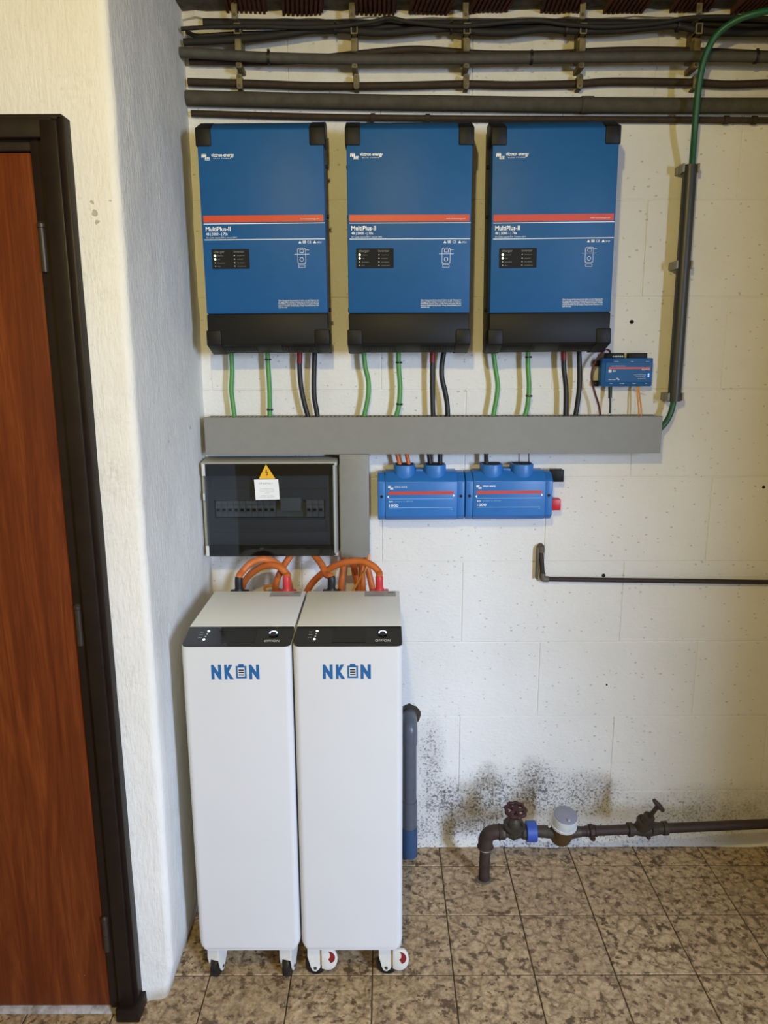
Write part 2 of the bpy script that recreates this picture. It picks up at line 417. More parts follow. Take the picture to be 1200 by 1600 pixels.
# ================================================================== SETTING
# back wall: mortar bed with each painted block a piece of its own
wb = MB().box(-.60, 2.62, .0022, .16, -.05, 2.62).build('wall_back', 'wall')
tag(wb, 'white painted concrete block wall carrying the inverters and pipes', 'wall', kind='structure')
zrow = [-.05, .198, .4655, .7215, .9855, 1.249, 1.511, 1.774, 2.037, 2.299, 2.52]
for k in range(len(zrow)-1):
    xo = .24 if k % 2 == 1 else .49
    xs = sorted({-.60, 2.62} | {xo+.5*i for i in range(-4, 6) if -.58 < xo+.5*i < 2.6})
    for a, b in zip(xs[:-1], xs[1:]):
        j = random.uniform(-.0007, .0007)
        MB().box(a+.0011, b-.0011, j, .03, zrow[k]+.0011, zrow[k+1]-.0011).build('block', 'wall', wb, bevel=.0018, bseg=1)
for (u, v, r) in ((987, 503, .006), (1193, 761, .005), (943, 899, .006), (948, 1070, .003)):
    p = at(u, v, 0); MB().cyl(p+Vector((0, -.0015, 0)), p+Vector((0, .002, 0)), r, seg=10).build('drill_hole', 'matteblack', wb)

# left pier with the door opening, one rough plastered surface
prof = []
x = -1.95
while x < -.556: prof.append((x, -.63)); x += .02
for i in range(7):
    a = R(-90+90*i/6); prof.append((-.548+.018*math.cos(a), -.612+.018*math.sin(a)))
y = -.595
while y < .03: prof.append((-.530-.006*(y+.595)/.6, y)); y += .02
zs = [i*.02 for i in range(129)]
mb = MB(); nz = len(zs)
for (px, py) in prof:
    for z in zs:
        d = noise.noise(Vector((px*7, py*7, z*5)))*.0035+noise.noise(Vector((px*30, py*30, z*16)))*.0018
        nx, ny = (0, -1) if py <= -.6299 else ((1, 0) if py > -.6121 else (.7, -.7))
        low = (max(0, .10-z)*.20+max(0, .9-z)*.012)*min(1, max(0, (px+.64)/.08))     # foot of the corner is worn back
        mb.v.append(Vector((px+nx*d-low, py+ny*d+low*.5, z)))
for i in range(len(prof)-1):
    for k in range(nz-1):
        if -1.56 < prof[i][0] and prof[i+1][0] < -.655 and zs[k] < 2.03: continue
        mb.f.append([i*nz+k, (i+1)*nz+k, (i+1)*nz+k+1, i*nz+k+1])
wl = mb.build('wall_left', 'plaster', smooth=60); tag(wl, 'rough white plastered pier beside the brown door', 'wall', kind='structure')

# floor: grout bed and single tiles
fl = MB().box(-2.1, 2.7, -3.15, .05, -.12, -.0028).build('floor', 'grout'); tag(fl, 'floor of square brown mottled tiles', 'floor', kind='structure')
TS, TX, TY = .2156, .1782, -.1094
tme = None
for i in range(-10, 11):
    for k in range(-1, 11):
        x0, y1 = TX+i*TS, TY-k*TS
        ya = y1-TS
        if k == -1: y1 = min(y1, -.004)
        if x0 > 2.6 or (x0+TS < -.60 and ya > -.62): continue
        if k == -1:
            t = MB().box(x0+.0017, x0+TS-.0017, ya+.0017, y1, -.012, 0).build('tile', 'tile', fl, bevel=.0012, bseg=1)
            continue
        if tme is None:
            t0 = MB().box(-TS/2+.0017, TS/2-.0017, -TS/2+.0017, TS/2-.0017, -.012, 0).build('tile', 'tile', fl, bevel=.0012, bseg=1); tme = t0.data; t = t0
        else:
            t = bpy.data.objects.new('tile', tme); COL.objects.link(t); t.parent = fl
        t.location = (x0+TS/2, ya+TS/2, random.uniform(-.0006, .0004)); t.rotation_euler = (R(random.uniform(-.12, .12)), R(random.uniform(-.12, .12)), random.choice((0, 1, 2, 3))*math.pi/2)
bb = MB()
pts = [(-.53+i*.06) for i in range(53)]
for i in range(52):
    h0 = .016+.006*noise.noise(Vector((pts[i]*9, 0, 0))); h1 = .016+.006*noise.noise(Vector((pts[i+1]*9, 0, 0)))
    d0 = .020+.007*noise.noise(Vector((pts[i]*8, 5, 0))); d1 = .020+.007*noise.noise(Vector((pts[i+1]*8, 5, 0)))
    bb.add([(pts[i], 0, -.002), (pts[i], 0, h0), (pts[i], -d0, .0015), (pts[i+1], 0, -.002), (pts[i+1], 0, h1), (pts[i+1], -d1, .0015)], [(1, 2, 5, 4), (0, 1, 4, 3), (2, 0, 3, 5)])
tag(bb.build('baseboard_back', 'wall', smooth=60), 'rough mortar fillet where the block wall meets the tiles', 'baseboard', kind='structure')

# ceiling: concrete with ribbed clay blocks
CZ = 2.497
ce = MB().box(-2.1, 2.7, -3.15, .05, CZ+.012, 2.64).build('ceiling', 'concrete'); tag(ce, 'dark ceiling of ribbed red clay blocks set in mortar', 'ceiling', kind='structure')
def clay_mesh():
    mb = MB(); n = 9; w = .108; poly_ = [(-w/2, .03)]
    for i in range(n):
        x = -w/2+w*i/n; s = w/n
        poly_ += [(x, 0), (x+s*.55, 0), (x+s*.55, .006), (x+s, .006)]
    poly_ += [(w/2, .03)]
    # ribs run in depth: extrude the (x, z) outline along y
    mb.prism_y(poly_, -.14, .14); return mb
cm = None
for j in range(10):
    for i in range(-8, 13):
        x = .14+i*.166+random.uniform(-.012, .012); yy = -.145-.30*j+random.uniform(-.01, .01)
        if x > 2.0 or x < -1.9 or yy < -2.85: continue
        if x < -.45 and yy > -.85: continue
        if cm is None: o = clay_mesh().build('clay_block', 'clay', ce); cm = o.data
        else: o = bpy.data.objects.new('clay_block', cm); COL.objects.link(o); o.parent = ce
        o.location = (x, yy, CZ+random.uniform(-.003, .006)); o.rotation_euler = (0, R(random.uniform(-3, 3)), R(random.uniform(-9, 9)))
mb = MB()
xs_ = [-.56+i*.03 for i in range(87)]
for a, b in zip(xs_[:-1], xs_[1:]):
    q = lambda t: (.012+.012*noise.noise(Vector((t*21, 3, 1))), CZ-.006+.010*noise.noise(Vector((t*17, 9, 2))))
    (d0, z0), (d1, z1) = q(a), q(b)
    mb.add([(a, .004, z0), (a, -d0, z0), (a, -d0, CZ+.02), (b, .004, z1), (b, -d1, z1), (b, -d1, CZ+.02)], [(0, 1, 4, 3), (1, 2, 5, 4)])
tag(mb.build('trim_2', 'wall', smooth=60), 'ragged strip of pale plaster where wall meets ceiling', 'trim', kind='structure')

# rest of room behind the camera: side walls; doorway wall added to shape daylight
tag(MB().box(2.6, 2.7, -3.15, .16, -.05, 2.64).build('wall_right', 'wall'), 'plain white wall closing the room on the right', 'wall', kind='structure')
tag(MB().box(-2.05, -1.95, -3.15, -.60, -.05, 2.64).build('wall_side', 'wall'), 'plain white wall closing the room on the left', 'wall', kind='structure')
tag(MB().box(-2.05, .85, -3.15, -3.0, -.05, 2.64).box(2.27, 2.7, -3.15, -3.0, -.05, 2.64).box(.85, 2.27, -3.15, -3.0, 2.14, 2.64).build('wall_front', 'wall'), 'plain white unseen wall behind the camera, its doorway added to shape the daylight', 'wall', kind='structure')

# door, frame and sill
dr = MB().box(-1.52, -.694, -.645, -.60, .012, 2.004).build('door_1', 'wood', loc=(-1.1, -.62, 0), bevel=.002); tag(dr, 'varnished red-brown wooden door in a dark frame', 'door', kind='structure')
for (u, v) in ((68, 391), (124, 980), (166, 1462)):
    p = at(u, v, -.652)
    hb = MB().cyl(p+Vector((0, 0, -.042)), p+Vector((0, 0, .042)), .0075, seg=12)
    h = hb.build('hinge', 'hinge', dr)
    MB().lathe([(.002, .042), (.0085, .043), (.0085, .050), (.003, .055)], Matrix.Translation(p), 12).cyl(p+Vector((0, 0, -.002)), p+Vector((0, 0, .002)), .0082, seg=12).build('hinge_pin', 'hinge', h)
fr = thing('trim_1', 'dark brown painted door frame', 'door frame', (-.64, -.66, 0), kind='structure')
def casing(x0, x1, z0, z1, y0, name): MB().box(x0, x1, y0, -.56, z0, z1).build(name, 'frame', fr, bevel=.003)
casing(-.664, -.630, .035, 2.058, -.668, 'jamb'); casing(-.634, -.618, .035, 2.068, -.658, 'jamb_edge')
casing(-.692, -.660, .012, 2.03, -.652, 'door_stop')
casing(-1.62, -.640, 2.026, 2.064, -.667, 'head'); casing(-1.60, -.664, 2.006, 2.030, -.648, 'door_stop'); casing(-1.62, -.622, 2.060, 2.071, -.658, 'head_edge')
casing(-1.60, -1.56, .035, 2.058, -.668, 'jamb'); casing(-1.56, -1.522, .012, 2.03, -.652, 'door_stop')
MB().box(-.668, -.610, -.684, -.58, .0, .037).build('plinth_block', 'frame', fr, bevel=.003)
MB().box(-1.63, -1.555, -.684, -.58, .0, .037).build('plinth_block', 'frame', fr, bevel=.003)
tag(MB().prism_x([(-.60, .012), (-.642, .012), (-.652, .008), (-.660, .0012), (-.60, .0012)], -1.555, -.668).build('trim_3', 'sill', bevel=.002), 'worn grey stone sill under the door', 'sill', kind='structure')

# ================================================================== CABLES AND PIPES UNDER THE CEILING
def run(name, label, cat, mat, pts, r, Y, group=None, ext=(0, 0), seg=12):
    P = []
    for p in pts: P.append(at(p[0], p[1], p[2] if len(p) > 2 else Y))
    if ext[1]: P.append(P[-1]+(P[-1]-P[-2]).normalized()*ext[1])
    Q = cat_rom(P, 7)
    o = MB().tube(Q, r, seg).build(name, mat, loc=P[0], smooth=50); tag(o, label, cat, group); return o, Q
def tie(parent, p, r, w=.005, mat='rubber', tail=True):
    """a cable tie round a run; tangent taken as given"""
    p, t = p; m = MB().cyl(p-t*w/2, p+t*w/2, r*1.22, seg=12)
    if tail:
        s = Vector((1, -.2, .1)).cross(t)
        q = p+Vector((r*1.1, -r*.5, 0)) if abs(t.z) > .5 else p+Vector((0, -r*.4, r*1.1))
        m.cyl(q-t*w*.5, q+t*w*.5, w*.7, seg=6)
    return m.build('cable_tie', mat, parent)
def near(Q, u, v):
    d = cF + cR*((u-600)/F_PX) + cU*((800-v)/F_PX); d.normalize()
    k = min(range(1, len(Q)-1), key=lambda i: ((Q[i]-cC)-d*(Q[i]-cC).dot(d)).length)
    return Q[k], (Q[k+1]-Q[k-1]).normalized()

o, _ = run('conduit_pipe', 'thick dull grey pipe along the wall, second lowest of the pipes above the inverters', 'pipe', 'pipegrey',
        [(292, 153), (500, 158), (740, 162), (960, 164.5), (1230, 165)], .0195, -.022, ext=(0, .9))
p = at(917, 164, -.022); MB().cyl(p-Vector((.016, 0, 0)), p+Vector((.016, 0, 0)), .0215, seg=16).build('coupling', 'pipegrey', o)
o, Q = run('dark_pipe', 'thin blackish pipe lowest of the runs, just above the inverter tops', 'pipe', 'browncable',
        [(299, 177), (500, 182.5), (700, 185), (960, 186.5), (1230, 188)], .0085, -.014, ext=(0, .9))
for u, v in ((596, 183), (655, 183), (1150, 187), (1196, 188)):
    p = near(Q, u, v)[0]; MB().cyl(p-Vector((.006, 0, 0)), p+Vector((.006, 0, 0)), .0115, seg=10).build('pipe_saddle', 'browncable', o)
o, QE = run('brown_cable', 'brown cable running between the grey conduit and the thick pipe', 'cable', 'browncable',
        [(294, 128), (400, 131), (480, 134), (560, 134.5), (640, 133.5), (728, 131.5), (800, 133), (900, 131), (960, 127.5), (1080, 129), (1140, 132), (1230, 129)], .0098, -.020, ext=(0, .9))
o, QC = run('grey_conduit', 'long smooth grey conduit with black ties high on the wall', 'conduit', 'pvcold',
        [(281, 82), (340, 85), (420, 90), (560, 93), (720, 92.5), (830, 91), (960, 89.5), (1080, 88), (1150, 88.5), (1240, 90)], .0130, -.058, ext=(0, .9))
for u, v in ((417, 90), (828, 91), (1188, 89)): tie(o, near(QC, u, v), .0135, .006)
run('brown_flex', 'brown cable arching up behind the grey conduit', 'cable', 'browncable',
        [(296, 96, -.024), (420, 97), (490, 92), (560, 84), (640, 77), (690, 79), (760, 84), (860, 84), (930, 80), (1000, 78), (1100, 80), (1230, 86)], .0085, -.022, ext=(0, .9))
o, QB = run('black_cable', 'thicker black cable sagging under the ceiling from left wall to right', 'cable', 'oldblack',
        [(287, 66), (340, 63.5), (400, 59), (450, 53), (490, 47), (530, 45), (570, 50), (610, 51), (660, 46.5), (705, 44), (750, 50), (800, 50.5), (850, 45), (900, 48), (970, 47), (1050, 40), (1110, 50), (1230, 52)], .0092, -.050, ext=(0, .9))
o2, QA = run('thin_black_cable', 'thin black cable tied along just below the ceiling', 'cable', 'oldblack',
        [(283, 45), (340, 42), (400, 41), (460, 43), (525, 41), (580, 34), (608, 28), (640, 34), (710, 41), (760, 38), (830, 32), (885, 38), (950, 42), (1030, 36), (1075, 28), (1140, 26), (1230, 30)], .0052, -.068, ext=(0, .9))
for u, v in ((525, 44), (708, 43), (886, 41), (1063, 38)): tie(o, near(QB, u, v), .0125, .005)
run('short_black_cable', 'slim dark cable just under the thin one at the left end of the wall', 'cable', 'oldblack',
        [(292, 50, -.01), (310, 56), (360, 53), (430, 51), (520, 49), (640, 40), (800, 41), (960, 36), (1230, 40)], .0055, -.034, ext=(0, .9))
run('dark_band', 'wide dark band under the ceiling, part conduit and part shadow built as pipe', 'conduit', 'oldblack',
        [(318, 36), (500, 38), (700, 38), (900, 37), (1230, 38)], .0115, -.014, ext=(0, .9))  # conduit together with the shadow around it, built as one dark tube

# clips, five columns
cols = [('leftmost', 374), ('second', 554), ('third', 728), ('fourth', 907), ('fifth', 1085)]
def on_wall(u, v, Y): p = at(u, v, Y); return p.x, p.z
for n_, (w, u) in enumerate(cols):
    du = (0, 0, 0, 0, 2)[n_]
    # strap at the ceiling
    x, z0 = on_wall(u-3, 40, -.03); _, z1 = on_wall(u-3, 20, -.03)
    s = thing('strap_clip', w+' short tarnished strap hanging from the ceiling edge above the pipes, counted from the left', 'clip', (x, 0, z0), 'tarnished straps at the ceiling edge')
    MB().box(x-.0075, x+.0075, -.071, -.067, z0, z1+.008).build('strap', 'brassclip', s, bevel=.001)
    MB().box(x-.0065, x+.0065, -.068, .002, z0+.001, z0+.004).build('strap_foot', 'brassclip', s)
    MB().cyl((x, -.0725, z0+.010), (x, -.071, z0+.010), .004, seg=10).build('screw', 'steel', s)
    # conduit saddle
    x, zt = on_wall(u, 47, -.03); _, zb = on_wall(u, 113, -.03); _, zc = on_wall(u, 91, -.05)
    s = thing('conduit_clamp', w+' tarnished clamp holding the long grey conduit, counted from the left', 'clamp', (x, 0, zb), 'clamps on the long grey conduit')
    MB().box(x-.0085, x+.0085, -.040, .002, zc-.002, zt).build('back_bar', 'brassclip', s, bevel=.0012)
    MB().box(x-.0085, x+.0085, -.062, -.038, zc+.013, zc+.043).build('upper_jaw', 'brassclip', s, bevel=.002)
    o_ = MB(); outline(o_, x-.009, x+.009, zt-.022, zt+.004, .003, -.064)
    o_.box(x-.009, x+.009, -.0635, -.036, zt-.022, zt-.0185).box(x-.009, x+.009, -.0635, -.036, zt+.001, zt+.004)
    o_.box(x-.009, x-.006, -.0635, -.036, zt-.022, zt+.004).box(x+.006, x+.009, -.0635, -.036, zt-.022, zt+.004).build('cage_nut', 'brassclip', s)
    MB().box(x-.0065, x+.0065, -.060, -.0385, zt-.019, zt+.001).build('nut_hole', 'matteblack', s)
    MB().box(x-.008, x+.008, -.062, .002, zb, zc-.013).build('lower_jaw', 'brassclip', s, bevel=.003)
    MB().cyl((x, -.064, zb+.008), (x, -.061, zb+.008), .0045, seg=10).build('screw', 'steel', s)
    # cable saddle on the brown cable
    cu = u+(1, 3, 0, -2, 1)[n_]
    x, zb = on_wall(cu, 140, -.03); _, zt = on_wall(cu, 116, -.03)
    s = thing('cable_saddle', w+' small brass saddle fixing the brown cable, counted from the left', 'saddle', (x, 0, zb), 'brass saddles on the brown cable')
    MB().prism_y(rrect(x-.008, x+.008, zb, zt, .007), -.036, -.030).build('plate', 'brassclip', s, bevel=.001, bseg=1)
    MB().box(x-.006, x+.006, -.031, .002, zt-.010, zt-.003).build('leg', 'brassclip', s); MB().box(x-.006, x+.006, -.031, .002, zb+.001, zb+.006).build('leg', 'brassclip', s)
    for zz in (zb+.008, zt-.008): MB().cyl((x, -.0375, zz), (x, -.0355, zz), .0035, seg=10).build('screw', 'steel', s)

# ================================================================== INVERTERS
IX, IY, IW = -.0953, -.18, .322
ZB, ZT, ZS = at(640, 537.5, IY).z, at(640, 199, IY).z, at(640, 489, IY).z          # bottom and top of the front, blue/black seam
ZBR, ZTR = at(640, 550.5, -.115).z, at(640, 192.5, -.12).z
def iz(v): return at(640, v, IY).z
def ixx(u, v=360): return at(u, v, IY).x
inv = thing('inverter_charger', 'leftmost blue inverter charger box, nearest the plastered side wall', 'inverter', (IX+IW/2, 0, ZBR), 'blue inverter chargers in a row')
prof_c = [(IY+.004, ZB+.002), (-.115, ZBR), (-.022, ZBR), (-.022, ZTR), (-.12, ZTR), (IY+.004, ZT-.002)]
MB().prism_x(prof_c, IX+.003, IX+IW-.003).build('casing', 'black', inv, bevel=.002)
MB().box(IX+.04, IX+IW-.04, -.03, .002, ZBR+.06, ZTR-.05).build('mounting_bracket', 'black', inv, bevel=.001)
MB().prism_x([(IY, ZS), (IY+.02, ZS), (IY+.02, ZTR-.006), (-.13, ZTR+.0005), (-.135, ZTR-.0006), (IY+.001, ZT-.001), (IY, ZT-.004)][:2]+[(-.125, ZS), (-.125, ZTR+.0008), (IY+.003, ZT+.0005), (IY, ZT-.003)], IX+.0005, IX+IW-.0005).build('front_panel', 'blue', inv, bevel=.0025)
MB().prism_x([(IY, ZB+.001), (IY, ZS-.0015), (-.125, ZS-.0015), (-.125, ZBR+.001)], IX+.0005, IX+IW-.0005).build('bottom_cover', 'black', inv, bevel=.0025)
g = .036; gt = .0032
for sx in (0, 1):
    xa = IX-gt if sx == 0 else IX+IW-g; xb = IX+g if sx == 0 else IX+IW+gt
    MB().prism_x([(IY-gt, ZT-.042), (IY-gt, ZT+.001), (IY-gt+.004, ZT+.003), (-.118, ZTR+gt), (-.085, ZTR+gt), (-.085, ZT-.028), (-.13, ZT-.042)], xa, xb).build('corner_guard', 'black', inv, bevel=.003)
    MB().prism_x([(IY-gt, ZB+.038), (IY-gt, ZB-.001), (-.117, ZBR-gt), (-.085, ZBR-gt), (-.085, ZB+.03), (-.13, ZB+.038)], xa, xb).build('corner_guard', 'black', inv, bevel=.003)
    for zz in (ZT-.075, ZT-.20, ZS+.012):
        xs = IX-.001 if sx == 0 else IX+IW+.001
        MB().cyl((xs-.003, -.10, zz), (xs+.003, -.10, zz), .005, seg=10).build('side_screw', 'black', inv)
vs_ = MB(); nrm = Vector((0, -(ZB-ZBR), -.065)).normalized()
for (ua, ub, n) in ((.036, .128, 13), (.192, .29, 13)):
    for i in range(n):
        xx = IX+ua+(ub-ua)*(i+.5)/n; hw = (ub-ua)/n*.28
        P0 = Vector((xx, IY+.016, ZB+(ZBR-ZB)*.25)); P1 = Vector((xx, IY+.058, ZB+(ZBR-ZB)*.88)); dx = Vector((hw, 0, 0)); up = -nrm*.0016
        up = Vector((0, -.0009, -.0015))
        vs_.add([P0-dx+up, P0+dx+up, P1+dx+up, P1-dx+up], [(0, 1, 2, 3)])
vs_.build('vent_slots', 'matteblack', inv, smooth=0, kind='stuff')
yp = IY-.0006
mb = MB(); rect(mb, ixx(546), ixx(733), iz(346), iz(335.5), yp); mb.build('red_stripe', 'red', inv, smooth=0, label='red printed stripe')
mb = MB()
logo(mb, ixx(548.5), iz(249), .0225, yp)
put_text(mb, 'victron energy', ixx(563.5), iz(243.2), h=.0080, w=.058, y=yp, bold=.022)
put_text(mb, 'B L U E   P O W E R', ixx(567), iz(247), h=.0026, w=.044, y=yp)
put_text(mb, 'www.victronenergy.com', ixx(697), iz(343), h=.0035, w=.050, y=yp-.0004)
rect(mb, ixx(546), ixx(735), iz(349), iz(347.9), yp); rect(mb, ixx(546), ixx(735), iz(373.8), iz(372.7), yp)
put_text(mb, 'MultiPlus-II', ixx(549), iz(359.5), h=.0105, w=.064, y=yp, bold=.018)
put_text(mb, '48 | 5000 - | 70s', ixx(549), iz(366.2), h=.0064, w=.056, y=yp, bold=.012)
put_text(mb, 'AC transfer capacity 50 A  |  Inverter 230 V', ixx(549), iz(371), h=.0032, w=.080, y=yp)
# small approval marks
x = ixx(693); z = iz(380); hh = .0065
poly(mb, [(x, z), (x+.008, z), (x+.004, z+hh)], yp); x += .0115
outline(mb, x, x+.008, z, z+hh, .0012, yp); rect(mb, x+.0024, x+.0056, z+.002, z+.0045, yp); x += .012
put_text(mb, 'CE', x, z, h=.0062, w=.010, y=yp); x += .0145
poly(mb, [(x, z), (x+.009, z), (x+.0045, z+hh)], yp); x += .0115
put_text(mb, 'IP21', x, z, h=.0042, w=.0105, y=yp)
# wiring sketch with call-outs
xa, xb, za, zb = ixx(691), ixx(704), iz(412), iz(387.5)
outline(mb, xa, xb, za, zb, .0008, yp)
for (cx, cz) in ((xa, za), (xb-.003, za), (xa, zb-.003), (xb-.003, zb-.003)): rect(mb, cx, cx+.003, cz, cz+.003, yp)
outline(mb, xa+.006, xb-.005, za+.028, za+.036, .0008, yp)
for k in range(10):
    a0, a1 = R(36*k), R(36*(k+1)); cx, cz, r0, r1 = (xa+xb)/2, za+.011, .0045, .0054
    mb.add([(cx+r0*math.cos(a0), yp, cz+r0*math.sin(a0)), (cx+r1*math.cos(a0), yp, cz+r1*math.sin(a0)), (cx+r1*math.cos(a1), yp, cz+r1*math.sin(a1)), (cx+r0*math.cos(a1), yp, cz+r0*math.sin(a1))], [(0, 1, 2, 3)])
rect(mb, xa-.008, xb+.009, za+.0235, za+.0243, yp); rect(mb, xb, xb+.009, za+.034, za+.0348, yp)
outline(mb, xa+.002, xb-.002, iz(418), iz(413.5), .0007, yp)
warn = ['When charging read the instructions for indoor use only. Disconnect the', 'AC supply before making or breaking the connection to the battery.', 'WARNING: Explosive gases, prevent flames and sparks. Provide', 'adequate ventilation during charging. Charge recessed batteries in the', 'open air only.']
for k, t in enumerate(warn): put_text(mb, t, ixx(658), iz(469.8+k*2.75), h=.0031, w=(.107, .107, .107, .107, .024)[k], y=yp, bold=.012)
mb.build('lettering', 'white_print', inv, smooth=0)
pa = [ixx(556.3), ixx(615), iz(418.8), iz(388)]
ip = MB().prism_y(rrect(*pa, .002), IY-.0022, IY+.002).build('indicator_panel', 'matteblack', inv, bevel=.0006, bseg=1)
mb = MB(); y2 = IY-.0027
put_text(mb, 'charger', ixx(560), iz(393.8), h=.0065, w=.028, y=y2); put_text(mb, 'inverter', ixx(591), iz(393.8), h=.0065, w=.028, y=y2)
for k, (a, b) in enumerate((('mains on', 'inverter on'), ('bulk', 'overload'), ('absorption', 'low battery'), ('float', 'temperature'))):
    put_text(mb, a, ixx(565), iz(399.2+5.5*k), h=.0030, y=y2); put_text(mb, b, ixx(596), iz(399.2+5.5*k), h=.0030, y=y2)
mb.build('panel_lettering', 'grey_print', ip, smooth=0)
for k in range(4):
    for s_, u in enumerate((561.5, 592)):
        lit = s_ == 0 and k < 2; c = Vector((ixx(u), IY, iz(398.3+5.5*k)))
        MB().cyl(c+Vector((0, -.0036, 0)), c, .0028 if lit and k == 0 else (.0024 if lit else .0014), seg=10).build('indicator_lamp', 'led_green' if lit else 'leddim', ip, label='lit green indicator lamp' if lit else None)
inv2 = copy_tree(inv); inv2['label'] = 'middle blue inverter charger box, between the other two on the wall'
inv3 = copy_tree(inv); inv3['label'] = 'rightmost blue inverter charger box, above the small blue control module'
inv.location.x += -.4714+.0953; inv3.location.x += .2806+.0953
inv.rotation_euler.y = R(-.35); inv3.rotation_euler.y = R(-.45)

# ================================================================== TRUNKING
DY = -.085
def duct(name, label, x0, x1, z0, z1, vertical):
    t = thing(name, label, 'trunking', ((x0+x1)/2, 0, z0))
    if not vertical:
        MB().box(x0+.001, x1-.001, -.012, .002, z0+.001, z1-.001).box(x0+.001, x1-.001, DY+.003, -.011, z0+.001, z0+.003).box(x0, x0+.002, DY+.003, -.011, z0+.002, z1-.002).build('channel', 'duct', t)
        MB().box(x1-.002, x1, DY+.003, -.011, z0+.002, z1-.002).build('end_cap', 'duct', t)
        MB().prism_x([(DY, z0), (DY, z1), (DY+.010, z1+.0005), (DY+.010, z1-.002), (DY+.003, z1-.003), (DY+.003, z0+.003), (DY+.010, z0+.002), (DY+.010, z0)], x0-.001, x1+.001).build('cover', 'duct', t, bevel=.0006, bseg=1)
        tb = MB(); n = int((x1-x0)/.0128)
        for i in range(n):
            xx = x0+.004+i*.0128; tb.box(xx, xx+.0072, DY+.008, -.011, z1-.003, z1-.001)
        tb.box(x0+.002, x1-.002, -.016, -.011, z1-.003, z1).build('slotted_top', 'duct', t, kind='stuff')
        MB().box(x0+.003, x1-.003, DY+.004, -.012, z1-.030, z1-.028).build('dark_inside', 'matteblack', t)
    else:
        MB().box(x0+.001, x1-.001, DY+.012, .002, z0, z1-.002).build('channel', 'ductdark', t)
        MB().box(x0, x1, DY+.004, DY+.013, z0, z1-.0005).build('cover', 'duct', t, bevel=.0012)
    return t
a = at(319, 655, DY); b = at(1035.5, 648, DY); c = at(1033, 708, DY)
TZ1, TZ0 = (a.z+b.z)/2, c.z-.0005
duct('wiring_duct', 'long horizontal grey slotted trunking under the inverters', a.x, b.x, TZ0, TZ1, False)
a = at(531, 716, DY); b = at(577.5, 871, DY)
VX0, VX1 = at(531.5, 800, DY).x, at(577, 800, DY).x
duct('wiring_duct', 'short vertical grey trunking between the fuse box and the blue busbar units', VX0, VX1, at(550, 872, DY).z, TZ0-.001, True)

# ================================================================== FUSE BOX
FY = -.105
px0, px1 = at(321, 790, FY).x-.002, at(523, 790, FY).x; pz0, pz1 = at(420, 869, FY).z, at(420, 724, FY).z
fb = thing('fuse_box', 'grey fuse box with smoked door left of the vertical trunking', 'fuse box', ((px0+px1)/2, 0, pz0))
x0b, x1b = px0-.006, px1+.008
mb = MB()
prof_f = lambda e: None
mb.box(x0b, x1b, -.060, .002, pz0-.004, pz1+.008)
mb.build('back_box', 'box_grey', fb, bevel=.004)
mb = MB()                                   # rim of the front frame
mb.prism_x([(-.060, pz1+.008), (-.060, pz1-.008), (FY+.004, pz1-.008), (FY+.004, pz1+.0015)], x0b, x1b)
mb.prism_x([(-.060, pz0-.004), (FY+.004, pz0-.001), (FY+.004, pz0+.008), (-.060, pz0+.008)], x0b, x1b)
mb.box(x0b, px0+.006, FY+.008, -.060, pz0, pz1); mb.prism_z([(px1-.006, FY+.004), (px1+.002, FY+.004), (x1b, -.060), (px1-.006, -.060)], pz0, pz1)
mb.build('front_frame', 'box_grey', fb, bevel=.0015)
zi = lambda v: at(420, v, FY).z
xi = lambda u: at(u, 790, FY).x
mb = MB()                                   # insert with one window for the breakers
mb.box(px0+.006, px1-.006, -.080, -.061, zi(784), pz1-.008).box(px0+.006, px1-.006, -.080, -.061, pz0+.008, zi(812))
mb.box(px0+.006, px0+.022, -.080, -.061, zi(812), zi(784)).box(px1-.03, px1-.006, -.080, -.061, zi(812), zi(784))
mb.build('insert_panel', 'insert', fb)
MB().box(px0+.02, px1-.03, -.085, -.079, zi(828), zi(814)).build('label_strip', 'insert', fb, bevel=.001)
MB().box(px0+.016, px1-.022, -.083, -.079, zi(766), zi(743)).build('upper_cover', 'insert', fb, bevel=.001)
MB().box(px0+.016, px1-.022, -.083, -.079, zi(850), zi(834)).build('lower_cover', 'insert', fb, bevel=.001)
for k in range(10):
    xx = xi(334)+k*.0176
    br = MB().prism_x([(-.062, zi(811)), (-.078, zi(811)), (-.078, zi(803)), (-.086, zi(801)), (-.086, zi(792)), (-.078, zi(790)), (-.078, zi(785)), (-.062, zi(785))], xx, xx+.0168).build('circuit_breaker', 'breaker', fb, bevel=.0006, bseg=1)
    MB().box(xx+.004, xx+.0128, -.092, -.085, zi(800), zi(796.5)).build('breaker_lever', 'matteblack', br)
MB().box(xi(437), xi(469), -.088, -.062, zi(800), zi(780)).build('earth_leakage_switch', 'breaker', fb, bevel=.001)
for k in range(3):
    xx = xi(477)+k*.0176
    br = MB().prism_x([(-.062, zi(811)), (-.078, zi(811)), (-.078, zi(803)), (-.086, zi(801)), (-.086, zi(792)), (-.078, zi(790)), (-.078, zi(780)), (-.062, zi(780))], xx, xx+.0168).build('circuit_breaker', 'breaker', fb, bevel=.0006, bseg=1)
    MB().box(xx+.004, xx+.0128, -.092, -.085, zi(800), zi(796.5)).build('breaker_lever', 'matteblack', br)
